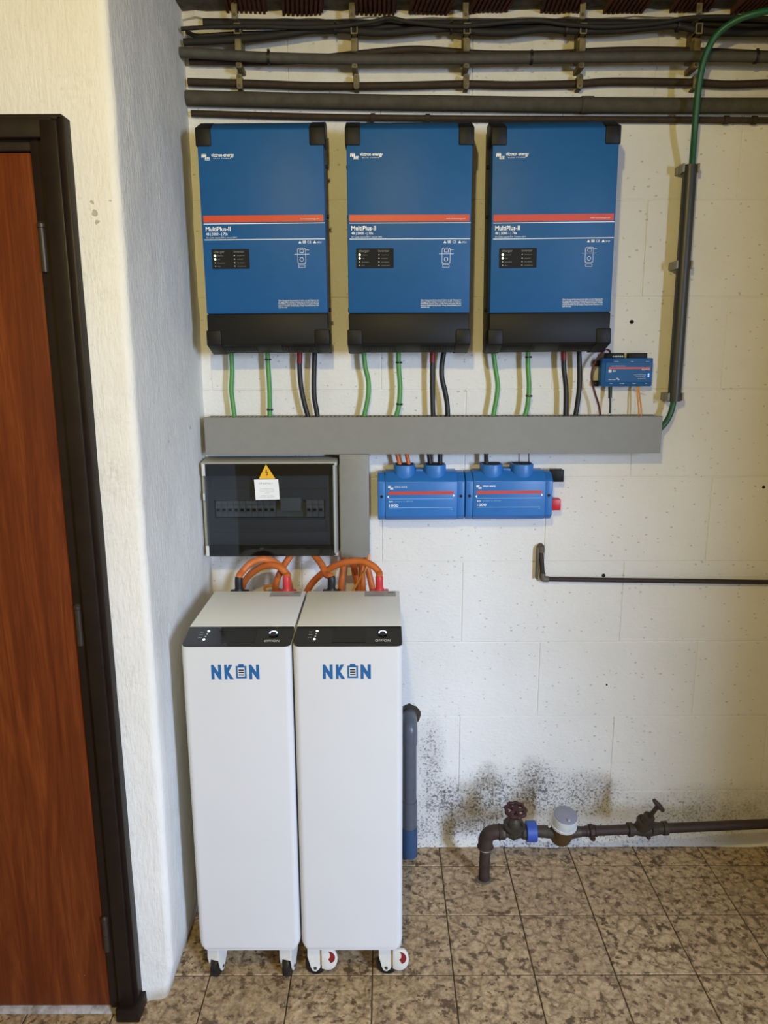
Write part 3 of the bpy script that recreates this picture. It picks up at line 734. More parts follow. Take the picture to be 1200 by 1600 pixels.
# smoked door: a shallow tray
dy = FY-.004
door = MB().box(px0+.004, px1-.003, dy, dy+.003, pz0+.0005, pz1-.0005).build('smoked_door', 'smoke', fb, bevel=.0008, bseg=1, label='smoked see-through door')
MB().box(px0+.006, px1-.004, dy-.0015, dy-.0002, zi(743), pz1-.002).build('door_band', 'smoke', door, bevel=.0004, bseg=1)
MB().box(px0+.006, px1-.004, dy-.0015, dy-.0002, pz0+.002, zi(851)).build('door_band', 'smoke', door, bevel=.0004, bseg=1)
for (va, vb) in ((743, 724), (781, 770), (868, 852)):
    MB().box(px0-.002, px0+(.0075 if va != 781 else .003), dy-.003, dy+.008, zi(va), zi(vb)).build('hinge_cap', 'cap', fb, bevel=.0012)
wx = lambda u, v=755: at(u, v, dy-.003).x
wz = lambda v: at(416, v, dy-.003).z
tri = thing('warning_sign', 'yellow triangle electrical hazard sticker on the fuse box door', 'sticker', (wx(416), dy-.0018, wz(748)))
MB().prism_y([(wx(404.8), wz(748)), (wx(430.2), wz(748)), (wx(416.5), wz(725.5))], dy-.0024, dy-.0016).build('triangle', 'yellow', tri)
mb = MB(); cx, cz = wx(417), wz(739); u_ = .0017
poly(mb, [(cx-.6*u_, cz+5.4*u_), (cx+.9*u_, cz+5.4*u_), (cx-.2*u_, cz+1.4*u_), (cx-2.0*u_, cz+.2*u_)], dy-.0027)
poly(mb, [(cx-1.9*u_, cz+.9*u_), (cx-1.5*u_, cz+.1*u_), (cx+2.0*u_, cz+1.5*u_), (cx+1.5*u_, cz+2.4*u_)], dy-.0028)
poly(mb, [(cx+2.0*u_, cz+2.0*u_), (cx+.9*u_, cz+2.2*u_), (cx+.2*u_, cz-3.2*u_), (cx+1.2*u_, cz-3.0*u_)], dy-.0027)
poly(mb, [(cx-.8*u_, cz-2.6*u_), (cx+2.0*u_, cz-2.3*u_), (cx+.5*u_, cz-5.4*u_)], dy-.0029)
mb.build('lightning_bolt', 'matteblack', tri, smooth=0)
nt = thing('notice_label', 'white paper notice stuck below the yellow hazard triangle', 'label', (wx(416), dy-.0018, wz(781)))
MB().prism_y([(wx(398.5), wz(781)), (wx(436), wz(780.5)), (wx(435.5), wz(760)), (wx(434.6), wz(749)), (wx(397), wz(749.5))], dy-.0023, dy-.0016).build('paper', 'paper', nt)
mb = MB(); yy = dy-.0026
put_text(mb, 'O P G E P A S T', wx(404.5), wz(756.8), h=.0052, w=.040, y=yy)
for k, (t, a_, b_) in enumerate((('Voor het openen van deze', 406, 427), ('kast de spanning uitschakelen', 405, 428.5), ('zowel het net als de accu', 406, 428), ('aan UPS', 413, 420), ('Alleen bevoegd', 408, 426), ('personeel mag werken', 405, 428.5))):
    put_text(mb, t, wx(a_), wz(764+k*2.3+(1.5 if k > 3 else 0)), h=.0020, w=wx(b_)-wx(a_), y=yy)
mb.build('lettering', 'grey_print', nt, smooth=0)

# ================================================================== BUSBAR DISTRIBUTORS
LY = -.082
def lx(u): return at(u, 780, LY).x
def lz(v): return at(660, v, LY).z
LX0, LX1 = lx(590.5), lx(726.5)
ly = thing('busbar_unit', 'left bright blue busbar unit fed by two orange and two black cables', 'power distributor', ((LX0+LX1)/2, 0, lz(813)), 'bright blue busbar units under the trunking')
z0, z1, z2 = lz(814), lz(753), at(660, 737, -.055).z
pf = lambda d: [(.001, z0), (LY+.016+d, z0), (LY+d, z0+.014), (LY+d, z1), (-.052+d, z2-d), (.001, z2-d)]
MB().prism_x(pf(0), LX0+.022, LX1-.022).build('cover', 'lynx', ly, bevel=.002)
for (a, b) in ((LX0, LX0+.0225), (LX1-.0225, LX1)):
    e = MB().prism_x(pf(.004), a, b).build('end_flange', 'lynx', ly, bevel=.003)
    c = Vector(((a+b)/2, LY+.003, lz(776))); MB().cyl(c, c+Vector((0, .004, 0)), .0045, seg=12).build('screw_hole', 'matteblack', e)
for (ua, ub) in ((616, 649.5), (664, 698)):
    a, b = lx(ua), lx(ub); cx, r = (a+b)/2, (b-a)/2; zt = at(660, 727.5, -.070).z
    pl = [(a, -.006), (a, -.048)]+[(cx-r*math.cos(R(180*i/10))*1.0, -.048-.024*math.sin(R(180*i/10))) for i in range(1, 10)]+[(b, -.048), (b, -.006)]
    tu = MB().prism_z(pl, z1-.002, zt).build('cable_entry', 'lynx', ly, bevel=.002)
    pi_ = [(cx+(p-cx)*.84, -.008+(q+.006)*.90) for p, q in pl]
    MB().prism_z(pi_, zt-.004, zt+.0006).build('dark_entry_inset', 'matteblack', tu)  # black inset stands in for the shade inside the cable opening
MB().box(lx(650), lx(664), -.046, -.004, z2-.01, z2+.006).build('entry_bridge', 'lynx', ly, bevel=.002)
yy = LY-.0006
mb = MB(); rect(mb, lx(607), lx(709), lz(772.5), lz(768), yy); mb.build('red_stripe', 'red', ly, smooth=0)
mb = MB()
logo(mb, lx(606.5), lz(764.5), .0165, yy)
put_text(mb, 'victron energy', lx(616.5), lz(761.3), h=.0050, w=lx(636.5)-lx(616.5), y=yy, bold=.02)
poly(mb, [(lx(608), lz(778.6)), (lx(608), lz(774)), (lx(605), lz(776.3))], yy); poly(mb, [(lx(708), lz(777)), (lx(708), lz(772.4)), (lx(711), lz(774.7))], yy)
put_text(mb, '1000', lx(608), lz(791.5), h=.0078, w=lx(622.5)-lx(608), y=yy, bold=.008)
put_text(mb, 'lynx', lx(608), lz(784), h=.0038, w=.0125, y=yy, bold=.03)
mb.build('lettering', 'white_print', ly, smooth=0)
mb = MB()
put_text(mb, 'power in (M10)', lx(617), lz(784), h=.0036, w=lx(645)-lx(617), y=yy)
rect(mb, lx(607), lx(708), lz(779.6), lz(779), yy); rect(mb, lx(608), lx(707), lz(793.6), lz(793), yy)
put_text(mb, '1.0', lx(704), lz(797), h=.0042, y=yy); mb.build('fine_lettering', 'cyan_print', ly, smooth=0)
ly2 = copy_tree(ly); ly2['label'] = 'right bright blue busbar unit with black and red end stubs'
ly2.location.x += lx(728)-LX0
ly2.location.z += .0012
ly.rotation_euler.y = R(-.25); ly2.rotation_euler.y = R(-.2)
ORG[ly2.name] = Vector(ly2.location)
R_X = lx(866)
MB().box(R_X-.004, lx(884), -.050, -.018, lz(757), lz(738)).build('end_stub', 'black', ly2, bevel=.002, label='black busbar end stub')
MB().box(R_X-.006, lx(881), -.050, -.018, lz(802), lz(784.5)).build('end_stub', 'redplastic', ly2, bevel=.002, label='red busbar end stub')

# cables from trunking into the units
def cable(name, label, mat, P, r, group=None, cat='cable', seg=12, n=7):
    Q = cat_rom(P, n); o = MB().tube(Q, r, seg).build(name, mat, loc=P[0], smooth=50); tag(o, label, cat, group); return o, Q
for (ua, ub, mat, lab, r, yb) in ((618, 626, 'orange', 'left orange cable entering the left busbar unit', .0062, -.040), (633, 640, 'orange', 'right orange cable entering the left busbar unit', .0062, -.040),
                  (669, 673, 'rubber', 'left black cable entering the left busbar unit', .0068, -.034), (687.5, 688, 'rubber', 'right black cable entering the left busbar unit', .0070, -.042),
                  (759.5, 760, 'rubber', 'thick black cable entering the right busbar unit', .0068, -.040)):
    P = [at(ua, 700, yb+.002), at((ua*.6+ub*.4), 712, yb), at(ub, 731, yb)]
    cable('battery_cable', lab, mat, P, r, 'short cables into the busbar units')
for q in (0, 1): cable('sense_wire', ('left' if q == 0 else 'right')+' hair thin black wire into the right busbar unit', 'rubber', [at(825+q*1.5, 700, -.04), at(826+q*.5, 715, -.04), at(825.5+q*2, 730, -.042)], .0010, 'thin wires into the right busbar unit', 'wire', 6)

# ================================================================== CABLES UNDER THE INVERTERS
yC = -.036
where = ('left', 'middle', 'right')
G1 = ([(361, 545), (362.5, 580), (361.5, 610), (365, 640), (367, 664)], [(568, 545), (570.5, 572), (575.5, 595), (575, 620), (569, 650), (567, 664)], [(770, 545), (774, 575), (777.5, 600), (776, 620), (771, 648), (769, 664)])
G2 = ([(417.5, 545), (419, 575), (421, 610), (421.5, 664)], [(622.5, 545), (623, 575), (625, 605), (623, 635), (619, 650), (617, 664)], [(825, 545), (825, 575), (826.5, 605), (824, 635), (820, 650), (818, 664)])
RD = ([(468.5, 545), (468, 575), (470.5, 605), (476, 632), (481, 650), (483, 664)], [(676, 545), (675.5, 590), (676, 630), (677.5, 664)], [(880.5, 545), (881, 575), (884, 605), (884, 635), (883, 664)])
BK = ([(492, 545), (490.5, 590), (491, 620), (494.5, 640), (497.5, 664)], [(694.5, 545), (690.5, 570), (690.5, 590), (695.5, 612), (699, 635), (699.5, 664)], [(904.5, 545), (905.5, 580), (905, 605), (902, 632), (898, 655), (896, 664)])
ties2 = ([(419.5, 560), (421.5, 637)], [(623, 564.5), (623, 632)], [(826, 557), (825.5, 619)])
for k in range(3):
    pts = lambda L: [at(u, v, yC) for u, v in L]
    cable('earth_cable', 'plain green cable without ties dropping from the %s inverter into the trunking' % where[k], 'green', pts(G1[k]), .0068, 'green cables under the inverters')
    o, Q = cable('earth_cable', 'green cable with two black ties under the %s inverter' % where[k], 'green', pts(G2[k]), .0068, 'green cables under the inverters')
    for (u, v) in ties2[k]: tie(o, near(Q, u, v), .0070, .005)
    o, Q = cable('power_cable', 'black cable with red sleeve at its top under the %s inverter' % where[k], 'rubber', pts(RD[k]), .0071, 'black cables under the inverters')
    Qs = [q for q in Q if q.z > at(600, (566, 567, 566)[k], yC).z]; Qs.append(Qs[-1]+(Qs[-1]-Qs[-2])*.3)
    MB().tube(Qs, .0080, 12).build('heat_shrink', 'redsleeve', o, label='dark red heat shrink sleeve')
    cable('power_cable', 'all black cable right of the red-sleeved one under the %s inverter' % where[k], 'rubber', pts(BK[k]), .0073, 'black cables under the inverters')

# ================================================================== CONTROL MODULE
GYv = -.040
gx = lambda u, v=580: at(u, v, GYv).x
gz = lambda v: at(980, v, GYv).z
gm = thing('control_module', 'small blue control module mounted upside down right of the inverters', 'control unit', (gx(980), 0, gz(604)))
MB().prism_y(rrect(gx(940), gx(1019.5), gz(603.5), gz(559.5), .004), GYv, -.004).build('case', 'lynx' if False else 'blue', gm, bevel=.0015)
MB().prism_y(rrect(gx(946), gx(1018), gz(597), gz(566), .002), GYv-.0016, GYv+.001).build('label_plate', 'blue', gm, bevel=.0006, bseg=1)
for (va, vb) in ((572, 563.5), (604, 595)):
    e = MB().prism_y(rrect(gx(931.5), gx(942), gz(va), gz(vb), .004), -.014, .0015).build('mounting_ear', 'black', gm, bevel=.001)
    c = Vector((gx(935.5), -.0145, gz((va+vb)/2))); MB().cyl(c, c+Vector((0, .003, 0)), .0028, seg=10).build('ear_screw', 'steel', e)
for (ua, ub) in ((947, 975), (982, 1011)):
    cn = MB().box(gx(ua), gx(ub), -.034, -.012, gz(560.5), gz(551.5)).build('terminal_block', 'black', gm, bevel=.001)
    if ua == 947:
        for k in range(6): MB().box(gx(957+k*2.9), gx(958.6+k*2.9), -.0352, -.033, gz(558), gz(555.8)).build('terminal_pin', 'cap', cn)
yy = GYv-.0022
flip = Matrix.Translation((gx(980), 0, gz(581.7))) @ Matrix.Rotation(math.pi, 4, 'Y') @ Matrix.Translation((-gx(980), 0, -gz(581.7)))
mb = MB(); rect(mb, gx(951), gx(1015.5), gz(576.6), gz(573.8), yy); mb.build('red_stripe', 'red', gm, smooth=0)
mb = MB()      # print is upside down, as the unit hangs
fx = lambda u: 2*gx(980)-gx(u)
fz = lambda v: 2*gz(581.7)-gz(v)
logo(mb, fx(967.5), fz(590.8), .008, yy, ) if False else None
_l = MB(); logo(_l, fx(968), fz(590.5), .0085, yy); mb.add(_l.v, _l.f, flip)
put_text(mb, 'victron energy', fx(962.5), fz(592.5), h=.0026, w=.021, y=yy, bold=.02, mat=flip)
put_text(mb, 'Cerbo GX', fx(1015), fz(576.4), h=.0036, w=.024, y=yy, bold=.02, mat=flip)
put_text(mb, 'CE', fx(962), fz(578), h=.0052, w=.0085, y=yy, mat=flip)
_o = MB(); outline(_o, gx(950.5), gx(955), gz(581.8), gz(577.5), .0012, yy); rect(_o, gx(951.8), gx(953.8), gz(580.6), gz(578.6), yy); mb.add(_o.v, _o.f)
for k, t in enumerate(('VE.Can', 'VE.Bus', 'Ethernet')): put_text(mb, t, fx(1013-k*24), fz(564.3), h=.0024, y=yy, mat=flip)
for k, t in enumerate(('USB', 'HDMI', 'VE.Direct', 'Power')): put_text(mb, t, fx(1012-k*18), fz(598.5), h=.0024, y=yy, mat=flip)
for k, t in enumerate(('Bluetooth', 'WiFi access point', 'GX power on')): put_text(mb, t, fx(1009), fz(585.2+k*3), h=.0018, w=.034-.006*k, y=yy, mat=flip)
put_text(mb, 'communication centre', fx(977), fz(571.5), h=.0022, w=.044, y=yy, mat=flip)
mb.build('lettering', 'white_print', gm, smooth=0)
for v in (584.8, 587.8):
    c = Vector((gx(1013.2), GYv-.0028, gz(v))); MB().cyl(c, c+Vector((0, .002, 0)), .0020, seg=10).build('status_lamp', 'led_blue', gm, label='glowing blue status lamp')
P = [at(900, 549, -.07), at(930, 546, -.055), at(947, 546, -.04), at(951, 549.5, -.03), at(948, 553, -.028)]
P = [at(951, 556, -.024), at(952, 549, -.026), at(945, 547, -.032), at(934, 558, -.038), at(925.5, 575, -.040), at(923.5, 592, -.04), at(928, 612, -.04), at(935, 635, -.04), at(938.5, 664, -.045)]
cable('signal_wire', 'thin dark red wire looping from the control module into the trunking', 'wire_red', P, .0017, None, 'wire', 8)
P2 = [p+Vector((.0036, .003, .0008)) for p in P]
cable('signal_wire', 'thin black wire running beside the dark red one', 'rubber', P2, .0016, None, 'wire', 8)
o, Q = cable('data_cable', 'slim black plug lead under the control module', 'rubber', [at(953, 612, -.028), at(953.5, 630, -.034), at(952, 664, -.042)], .0026, None, 'cable', 10)
p = at(953.5, 604, -.026); q = at(953, 622, -.030)
MB().cyl(p, q, .0058, .0050, 12).build('plug', 'rubber', o)
MB().cyl(at(952, 645.5, -.0465), at(952, 648, -.0465), .0032, seg=8).build('pale_band', 'cap', o)
for k in (0, 1): cable('amber_wire', ('left' if k == 0 else 'right')+' amber wire of the pair under the control module', 'orange2', [at(996+k*1.5, 603, -.028), at(996+k*3.5, 618, -.034), at(998+k*4, 640, -.04), at(997+k*4.5, 664, -.044)], .0023, 'amber wire pair', 'wire', 8)
p = at(1003, 609.5, -.03); tag(MB().cyl(p, p+Vector((.006, -.004, -.001)), .0028, seg=10).build('metal_stub', 'cap', loc=p), 'tiny shiny metal connector stub under the control module', 'connector')

# ================================================================== RIGHT CONDUIT AND GREEN HOSE
yq = -.042
A = at(1078.5, 258, yq); B = at(1053, 627, yq); d = (B-A).normalized()
cd = thing('riser_conduit', 'straight dark grey conduit standing on the wall right of the inverters', 'conduit', B)
MB().cyl(A, B, .0185, seg=24).build('tube', 'conduit', cd)
MB().cyl(A-d*.0006, A+d*.004, .0135, seg=20).build('dark_opening', 'matteblack', cd)
for (u, v) in ((1078, 263), (1067.5, 414), (1054, 620)):
    c = at(u, v, yq); cl = thing('conduit_clip', {263: 'top', 414: 'middle', 620: 'bottom'}[v]+' grey clip holding the dark conduit to the wall', 'clip', (c.x, 0, c.z), 'grey clips on the dark conduit')
    MB().box(c.x-.026, c.x+.014, -.018, .001, c.z-.011, c.z+.011).build('base', 'clip', cl, bevel=.002)
    for s in (-1, 1):
        xx = c.x+s*.0205
        MB().box(xx-.0028, xx+.0028, -.054, -.016, c.z-.011, c.z+.011).build('jaw', 'clip', cl, bevel=.001)
hose = [at(1280, 4, -.16), at(1230, 12, -.16), at(1185, 20, -.15), at(1150, 32, -.13), at(1120, 54, -.11), at(1103, 85, -.10), at(1094, 120, -.092), at(1088.5, 165, -.08), at(1085, 210, -.068), at(1081, 262, -.044), at(1079, 300, -.043)]
cable('green_hose', 'dark green hose curving down from the ceiling into the grey conduit', 'dgreen', hose, .0085, None, 'hose', 14)
cable('green_hose', 'dark green hose end from the conduit foot into the trunking', 'dgreen', [at(1054, 610, -.042), at(1051.5, 632, -.042), at(1046, 650, -.044), at(1037, 664, -.048), at(1022, 678, -.046)], .0085, None, 'hose', 14)

# ================================================================== BATTERIES
BF, BR_, BZ0, BZ1, BW = -.5728, -.165, .1073, .9418, .2605
ZP, YPAN, YLID = .9588, -.4849, -.2081
def battery(name, label, x0, swivel):
    t = thing(name, label, 'battery', (x0+BW/2, (BF+BR_)/2, 0), 'white battery cabinets on castors')
    x1 = x0+BW; rr = .016
    plan = [(x0, BR_)]+[(x0+rr-rr*math.cos(R(90*i/6)), BF+rr-rr*math.sin(R(90*i/6))) for i in range(7)]+[(x1-rr+rr*math.sin(R(90*i/6)), BF+rr-rr*math.cos(R(90*i/6))) for i in range(7)]+[(x1, BR_)]
    bm = MB(); n = len(plan)
    # body with rounded foot corners: loft a few outlines
    fc = .022
    rings = []
    for (z, k) in ((BZ0, fc), (BZ0+.004, fc*.62), (BZ0+.010, fc*.28), (BZ0+.017, fc*.07), (BZ0+.024, 0)):
        rings.append([(min(max(p, x0+k), x1-k), q, z) for p, q in plan])
    ztop = lambda q: BZ1-.003 if q < YPAN else BZ1-.003
    rings.append([(p, q, BZ1-.001) for p, q in plan])
    for rg in rings: bm.v += [Vector(p) for p in rg]
    for i in range(len(rings)-1):
        for k in range(n): bm.f.append([i*n+k, i*n+(k+1) % n, (i+1)*n+(k+1) % n, (i+1)*n+k])
    bm.f.append(list(range(n))[::-1]); bm.f.append([(len(rings)-1)*n+k for k in range(n)])
    body = bm.build('cabinet_body', 'bwhite', t, smooth=40)
    # lid
    MB().prism_x([(YLID, BZ1-.006), (YPAN+.0006, BZ1-.006), (YPAN+.0006, ZP), (YLID+.002, ZP), (YLID, ZP-.002)], x0+.0012, x1-.0012).build('top_lid', 'lid', t, bevel=.0015)
    # sloping glossy control panel with rounded front corners
    k = (ZP-BZ1)/(YPAN-BF); zz = lambda q: BZ1+(q-BF)*k
    pl = [(x0+.0015, YPAN)]+[(x0+.0015+rr-rr*math.cos(R(90*i/6)), BF+.001+rr-rr*math.sin(R(90*i/6))) for i in range(7)]+[(x1-.0015-rr+rr*math.sin(R(90*i/6)), BF+.001+rr-rr*math.cos(R(90*i/6))) for i in range(7)]+[(x1-.0015, YPAN)]
    m = MB(); n2 = len(pl)
    m.add([(p, q, BZ1-.004) for p, q in pl]+[(p, q, zz(q)) for p, q in pl], [list(range(n2))[::-1], list(range(n2, 2*n2))]+[(i, (i+1) % n2, n2+(i+1) % n2, n2+i) for i in range(n2)])
    cp = m.build('control_panel', 'gloss', t, bevel=.0008, bseg=1)
    # things printed and fitted on the slope; local frame on the slope
    sl = math.atan(k)
    def onp(xr, q, h=0.0): return Vector((x0+xr, q-math.sin(sl)*h, zz(q)+math.cos(sl)*h))
    MS = Matrix.Translation(onp(0, BF)) @ Matrix.Rotation(sl-math.pi/2, 4, 'X') @ Matrix.Translation((0, 0, 0))
    def flat(mb2, pts, h): mb2.add([onp(a, b, h) for a, b in pts], [list(range(len(pts)))])
    s = MB(); flat(s, [(.092, BF+.016), (.172, BF+.016), (.172, BF+.074), (.092, BF+.074)], .0006); s.build('display', 'screen', cp, smooth=0)
    # power button with a lit ring
    c = onp(.213, BF+.052); nrm = Vector((0, -math.sin(sl), math.cos(sl)))
    pb = MB().cyl(c, c+nrm*.0035, .0118, seg=24).build('power_button', 'gloss', cp)
    rg = MB(); N_ = 26
    vs2 = []
    for i in range(N_+1):
        a = R(-20+220*i/N_)
        for r_ in (.0070, .0100): vs2.append(onp(.213+r_*math.cos(a), BF+.052+r_*math.sin(a), .0039))
    rg.add(vs2, [(2*i, 2*i+1, 2*i+3, 2*i+2) for i in range(N_)]); rg.build('lit_ring', 'led_ring', pb, smooth=0, label='lit blue-white ring')
    tm = MB(); vsT, fsT, tx0, tx1 = text_mesh('OFF/ON', 0); w_ = .036; sc = w_/(tx1-tx0)
    tm.add([onp(.195+(v.x-tx0)*sc, BF+.018+v.y*sc*1.25, .0007) for v in vsT], fsT)
    for j, tt in enumerate(('RUN', 'ALM', 'SOC')):
        vsT, fsT, tx0, tx1 = text_mesh(tt, 0); sc = .008/(tx1-tx0)
        tm.add([onp(.034+(v.x-tx0)*sc, BF+.036+.012*j+v.y*sc, .0007) for v in vsT], fsT)
    tm.build('panel_lettering', 'white_print', cp, smooth=0)
    for j in range(4):
        q = onp(.0495+.0012*j, BF+.030+.012*j); MB().cyl(q, q+nrm*.0012, .0030 if j in (0, 3) else .0018, seg=10).build('indicator_lamp', 'led_white' if j in (0, 3) else 'leddim', cp)
    # brand on the front
    y_ = BF-.0006; m = MB()
    fxx = lambda u: at(u, 1050, BF).x-at(284.5, 1050, BF).x+x0
    fz_ = lambda v: at(370, v, BF).z
    put_text(m, 'N', fxx(331), fz_(1059.5), h=fz_(1040)-fz_(1059.5), w=fxx(346.5)-fxx(331), y=y_, bold=.07)
    put_text(m, 'K', fxx(351.5), fz_(1059.5), h=fz_(1040)-fz_(1059.5), w=fxx(366)-fxx(351.5), y=y_, bold=.07)
    put_text(m, 'N', fxx(390), fz_(1059.5), h=fz_(1040)-fz_(1059.5), w=fxx(406)-fxx(390), y=y_, bold=.07)
    a, b, c0, c1 = fxx(369.5), fxx(386), fz_(1059.8), fz_(1040.5)
    outline(m, a, b, c0, c1, .0042, y_); rect(m, fxx(373.5), fxx(382), c1-.0005, fz_(1037.5), y_)
    m.build('lettering', 'nkblue', body, smooth=0)
    m = MB()
    for v in (1047, 1050.6, 1054.4): rect(m, fxx(373.6), fxx(382), fz_(v+.9), fz_(v-.9), y_)
    m.build('lettering_bars', 'matteblack', body, smooth=0)
    # warning sticker at the back of the lid and the two terminals behind it
    m = MB(); m.box(x1-.098, x1-.012, YLID-.048, YLID-.002, ZP+.0003, ZP+.0007); st = m.build('rating_sticker', 'label', t, smooth=0)
    m = MB(); m.box(x1-.034, x1-.018, YLID-.020, YLID-.010, ZP+.0008, ZP+.001); m.box(x1-.09, x1-.045, YLID-.040, YLID-.036, ZP+.0008, ZP+.001); m.build('sticker_print', 'grey_print', st, smooth=0)
    for (xr, mat_) in ((.066, 'rubber'), (.203, 'redboot')):
        c = Vector((x0+xr, YLID+.022, BZ1-.001))
        tb = MB().box(c.x-.026, c.x+.026, c.y-.014, c.y+.016, BZ1-.0012, BZ1+.0125).build('terminal_base', 'rubber' if mat_ == 'rubber' else 'redplastic', t, bevel=.003)
        MB().cyl(c+Vector((0, 0, .012)), c+Vector((0, 0, .021)), .015, .012, 16).build('terminal_post', mat_, tb)
    # castors
    for (cx, cy, ang) in ((x0+.036, BF+.042, swivel[0]), (x1-.036, BF+.042, swivel[1]), (x0+.036, BR_-.045, 20), (x1-.036, BR_-.045, -15)):
        T = Matrix.Translation((cx, cy, 0)) @ Matrix.Rotation(R(ang), 4, 'Z')
        V = lambda *p: T @ Vector(p)
        m = MB(); m.box(-.021, .021, -.021, .021, BZ0-.006, BZ0+.001, T); m.lathe([(.019, BZ0-.016), (.019, BZ0-.005)], T, 16)
        cs = m.build('castor', 'casterwhite', t, bevel=.001, bseg=1)
        fk = MB()          # fork: two cheeks and a crown; wheel axis along local x, trailing towards local +y
        for sx in (-1, 1):
            ck = [(-.024, BZ0-.008), (.030, BZ0-.008), (.034, BZ0-.030), (.022, .054), (.006, .024), (-.002, .017), (-.011, .019), (-.016, .030), (-.024, .062)]
            fk.prism_x([(p, q) for p, q in ck], sx*.0145-.0022, sx*.0145+.0022, T)
        fk.box(-.0145, .0145, -.024, .030, BZ0-.014, BZ0-.008, T); fk.box(-.0145, .0145, -.0245, -.0205, .060, BZ0-.009, T)
        fk.build('fork', 'casterwhite', cs, bevel=.0008, bseg=1)
        wm = MB(); ax = T @ Matrix.Translation((0, -.004, .0285)) @ Matrix.Rotation(R(90), 4, 'Y')
        wm.lathe([(.010, -.0095), (.022, -.0095), (.0272, -.0075), (.0285, -.003), (.0285, .003), (.0272, .0075), (.022, .0095), (.010, .0095)], ax, 24); wm.build('wheel', 'wheel', cs)
        bl = MB(); bl.cyl(V(-.0155, -.004, .0285), V(-.018, -.004, .0285), .0045, seg=10).cyl(V(.0155, -.004, .0285), V(.018, -.004, .0285), .0045, seg=10); bl.build('axle_bolt', 'steel', cs)
        if abs(ang) > 60 and cy < -.45:
            pd = MB(); pts = [(.014, BZ0-.012)]+[(.030+.026*math.cos(R(a)), .064+.034*math.sin(R(a))) for a in range(60, -111, -15)]+[(.014, .034)]
            pd.prism_x(pts, .0145, .0165, T) if False else pd.prism_x([(p, q) for p, q in pts], (.0155 if ang < 0 else -.0245), (.0245 if ang < 0 else -.0155), T)
            bp = pd.build('brake_pedal', 'casterwhite', cs, bevel=.002)
            sgn = 1 if ang < 0 else -1
            ptsr = [(.034+.016*math.cos(R(a)), .070+.018*math.sin(R(a))) for a in range(75, -76, -15)]+[(.030+.007*math.cos(R(a)), .076+.012*math.sin(R(a))) for a in range(-75, 76, 25)]
            hl = MB(); hl.prism_x(ptsr, *( (.0242, .0252) if sgn > 0 else (-.0252, -.0242)), T); hl.build('brake_mark', 'redsleeve', bp, smooth=0, label='dark red brake mark')
    return t
bxL, bxR = -.4835, -.2190
battery('battery_cabinet', 'left white battery cabinet, beside the plastered pier', bxL, (-15, -13))
battery('battery_cabinet', 'right white battery cabinet, beside the grey drain pipe', bxR, (-92, -96))

# battery cables
yb = -.115
TY_ = YLID+.022
def bcable(label, P, r=.0100, mat='orange', boot=None, cat='cable'):
    o, Q = cable('battery_lead', label, mat, P, r, 'orange battery leads', cat, 14, 8)
    if boot:
        side, mt = boot; L = Q if side == 0 else Q[::-1]
        k = 1
        while (L[k]-L[0]).length < .033 and k < len(L)-1: k += 1
        MB().tube(L[:k+1], r*1.13, 14).build('boot', mt, o, label='black boot' if mt == 'rubber' else 'red boot')
    return o
def tp(x0, xr): return Vector((x0+xr, TY_, BZ1+.018))
a = tp(bxL, .066); bcable('orange lead arching from the black terminal of the left battery', [a, a+Vector((.001, .001, .034)), at(379, 893, -.165), at(392, 880, -.15), at(411, 874, -.14), at(432, 880, -.12), at(447, 898, -.10), at(454, 925, -.09), at(456, 960, -.09)], boot=(0, 'rubber'))
a = tp(bxL, .203); bcable('orange lead arching to the red terminal of the left battery', [a, a+Vector((-.0005, .001, .032)), at(449, 898, -.17), at(436, 886, -.16), at(420, 883, -.14), at(403, 889, -.12), at(386, 903, -.10), at(376, 925, -.09), at(373, 960, -.09)], boot=(0, 'redboot'))
bcable('orange lead slanting left down from the fuse box bottom', [at(458, 862, -.075), at(450, 874, -.08), at(439, 892, -.085), at(431, 915, -.085), at(426, 960, -.08)])
a = tp(bxR, .066); bcable('orange lead from the fuse box bottom to the black terminal of the right battery', [a, a+Vector((-.0005, .001, .034)), at(509, 897, -.16), at(503, 883, -.13), at(495, 872, -.10), at(487, 862, -.09)], boot=(0, 'rubber'))
a = tp(bxR, .203); bcable('orange lead arching to the red terminal of the right battery', [a, a+Vector((-.0005, .001, .032)), at(592, 894, -.17), at(581, 883, -.16), at(564, 877, -.15), at(543, 878, -.14), at(522, 885, -.12), at(500, 899, -.105), at(482, 920, -.095), at(470, 955, -.09)], boot=(0, 'redboot'))
for k, (ua, ub, w) in enumerate(((537, 533, 'leftmost'), (551, 560, 'second'), (565, 567, 'third'), (572, 582, 'rightmost'))):
    bcable('%s orange lead dropping straight from the vertical trunking' % w, [at(ua, 862, -.05), at(ua+(ub-ua)*.2, 885, -.052), at(ub, 922, -.055), at(ub+1, 965, -.055)], .0098)
cable('amber_wire', 'thin amber wire slanting below the vertical trunking', 'orange2', [at(577, 866, -.078), at(573, 885, -.085), at(562, 905, -.09), at(551, 925, -.09), at(545, 950, -.09)], .0036, None, 'wire', 8)
cable('amber_wire', 'short amber wire loop behind the left battery top', 'orange2', [at(452, 930, -.05), at(436, 921, -.05), at(424, 915, -.05), at(414, 918, -.05), at(417, 930, -.05)], .0048, None, 'wire', 8)

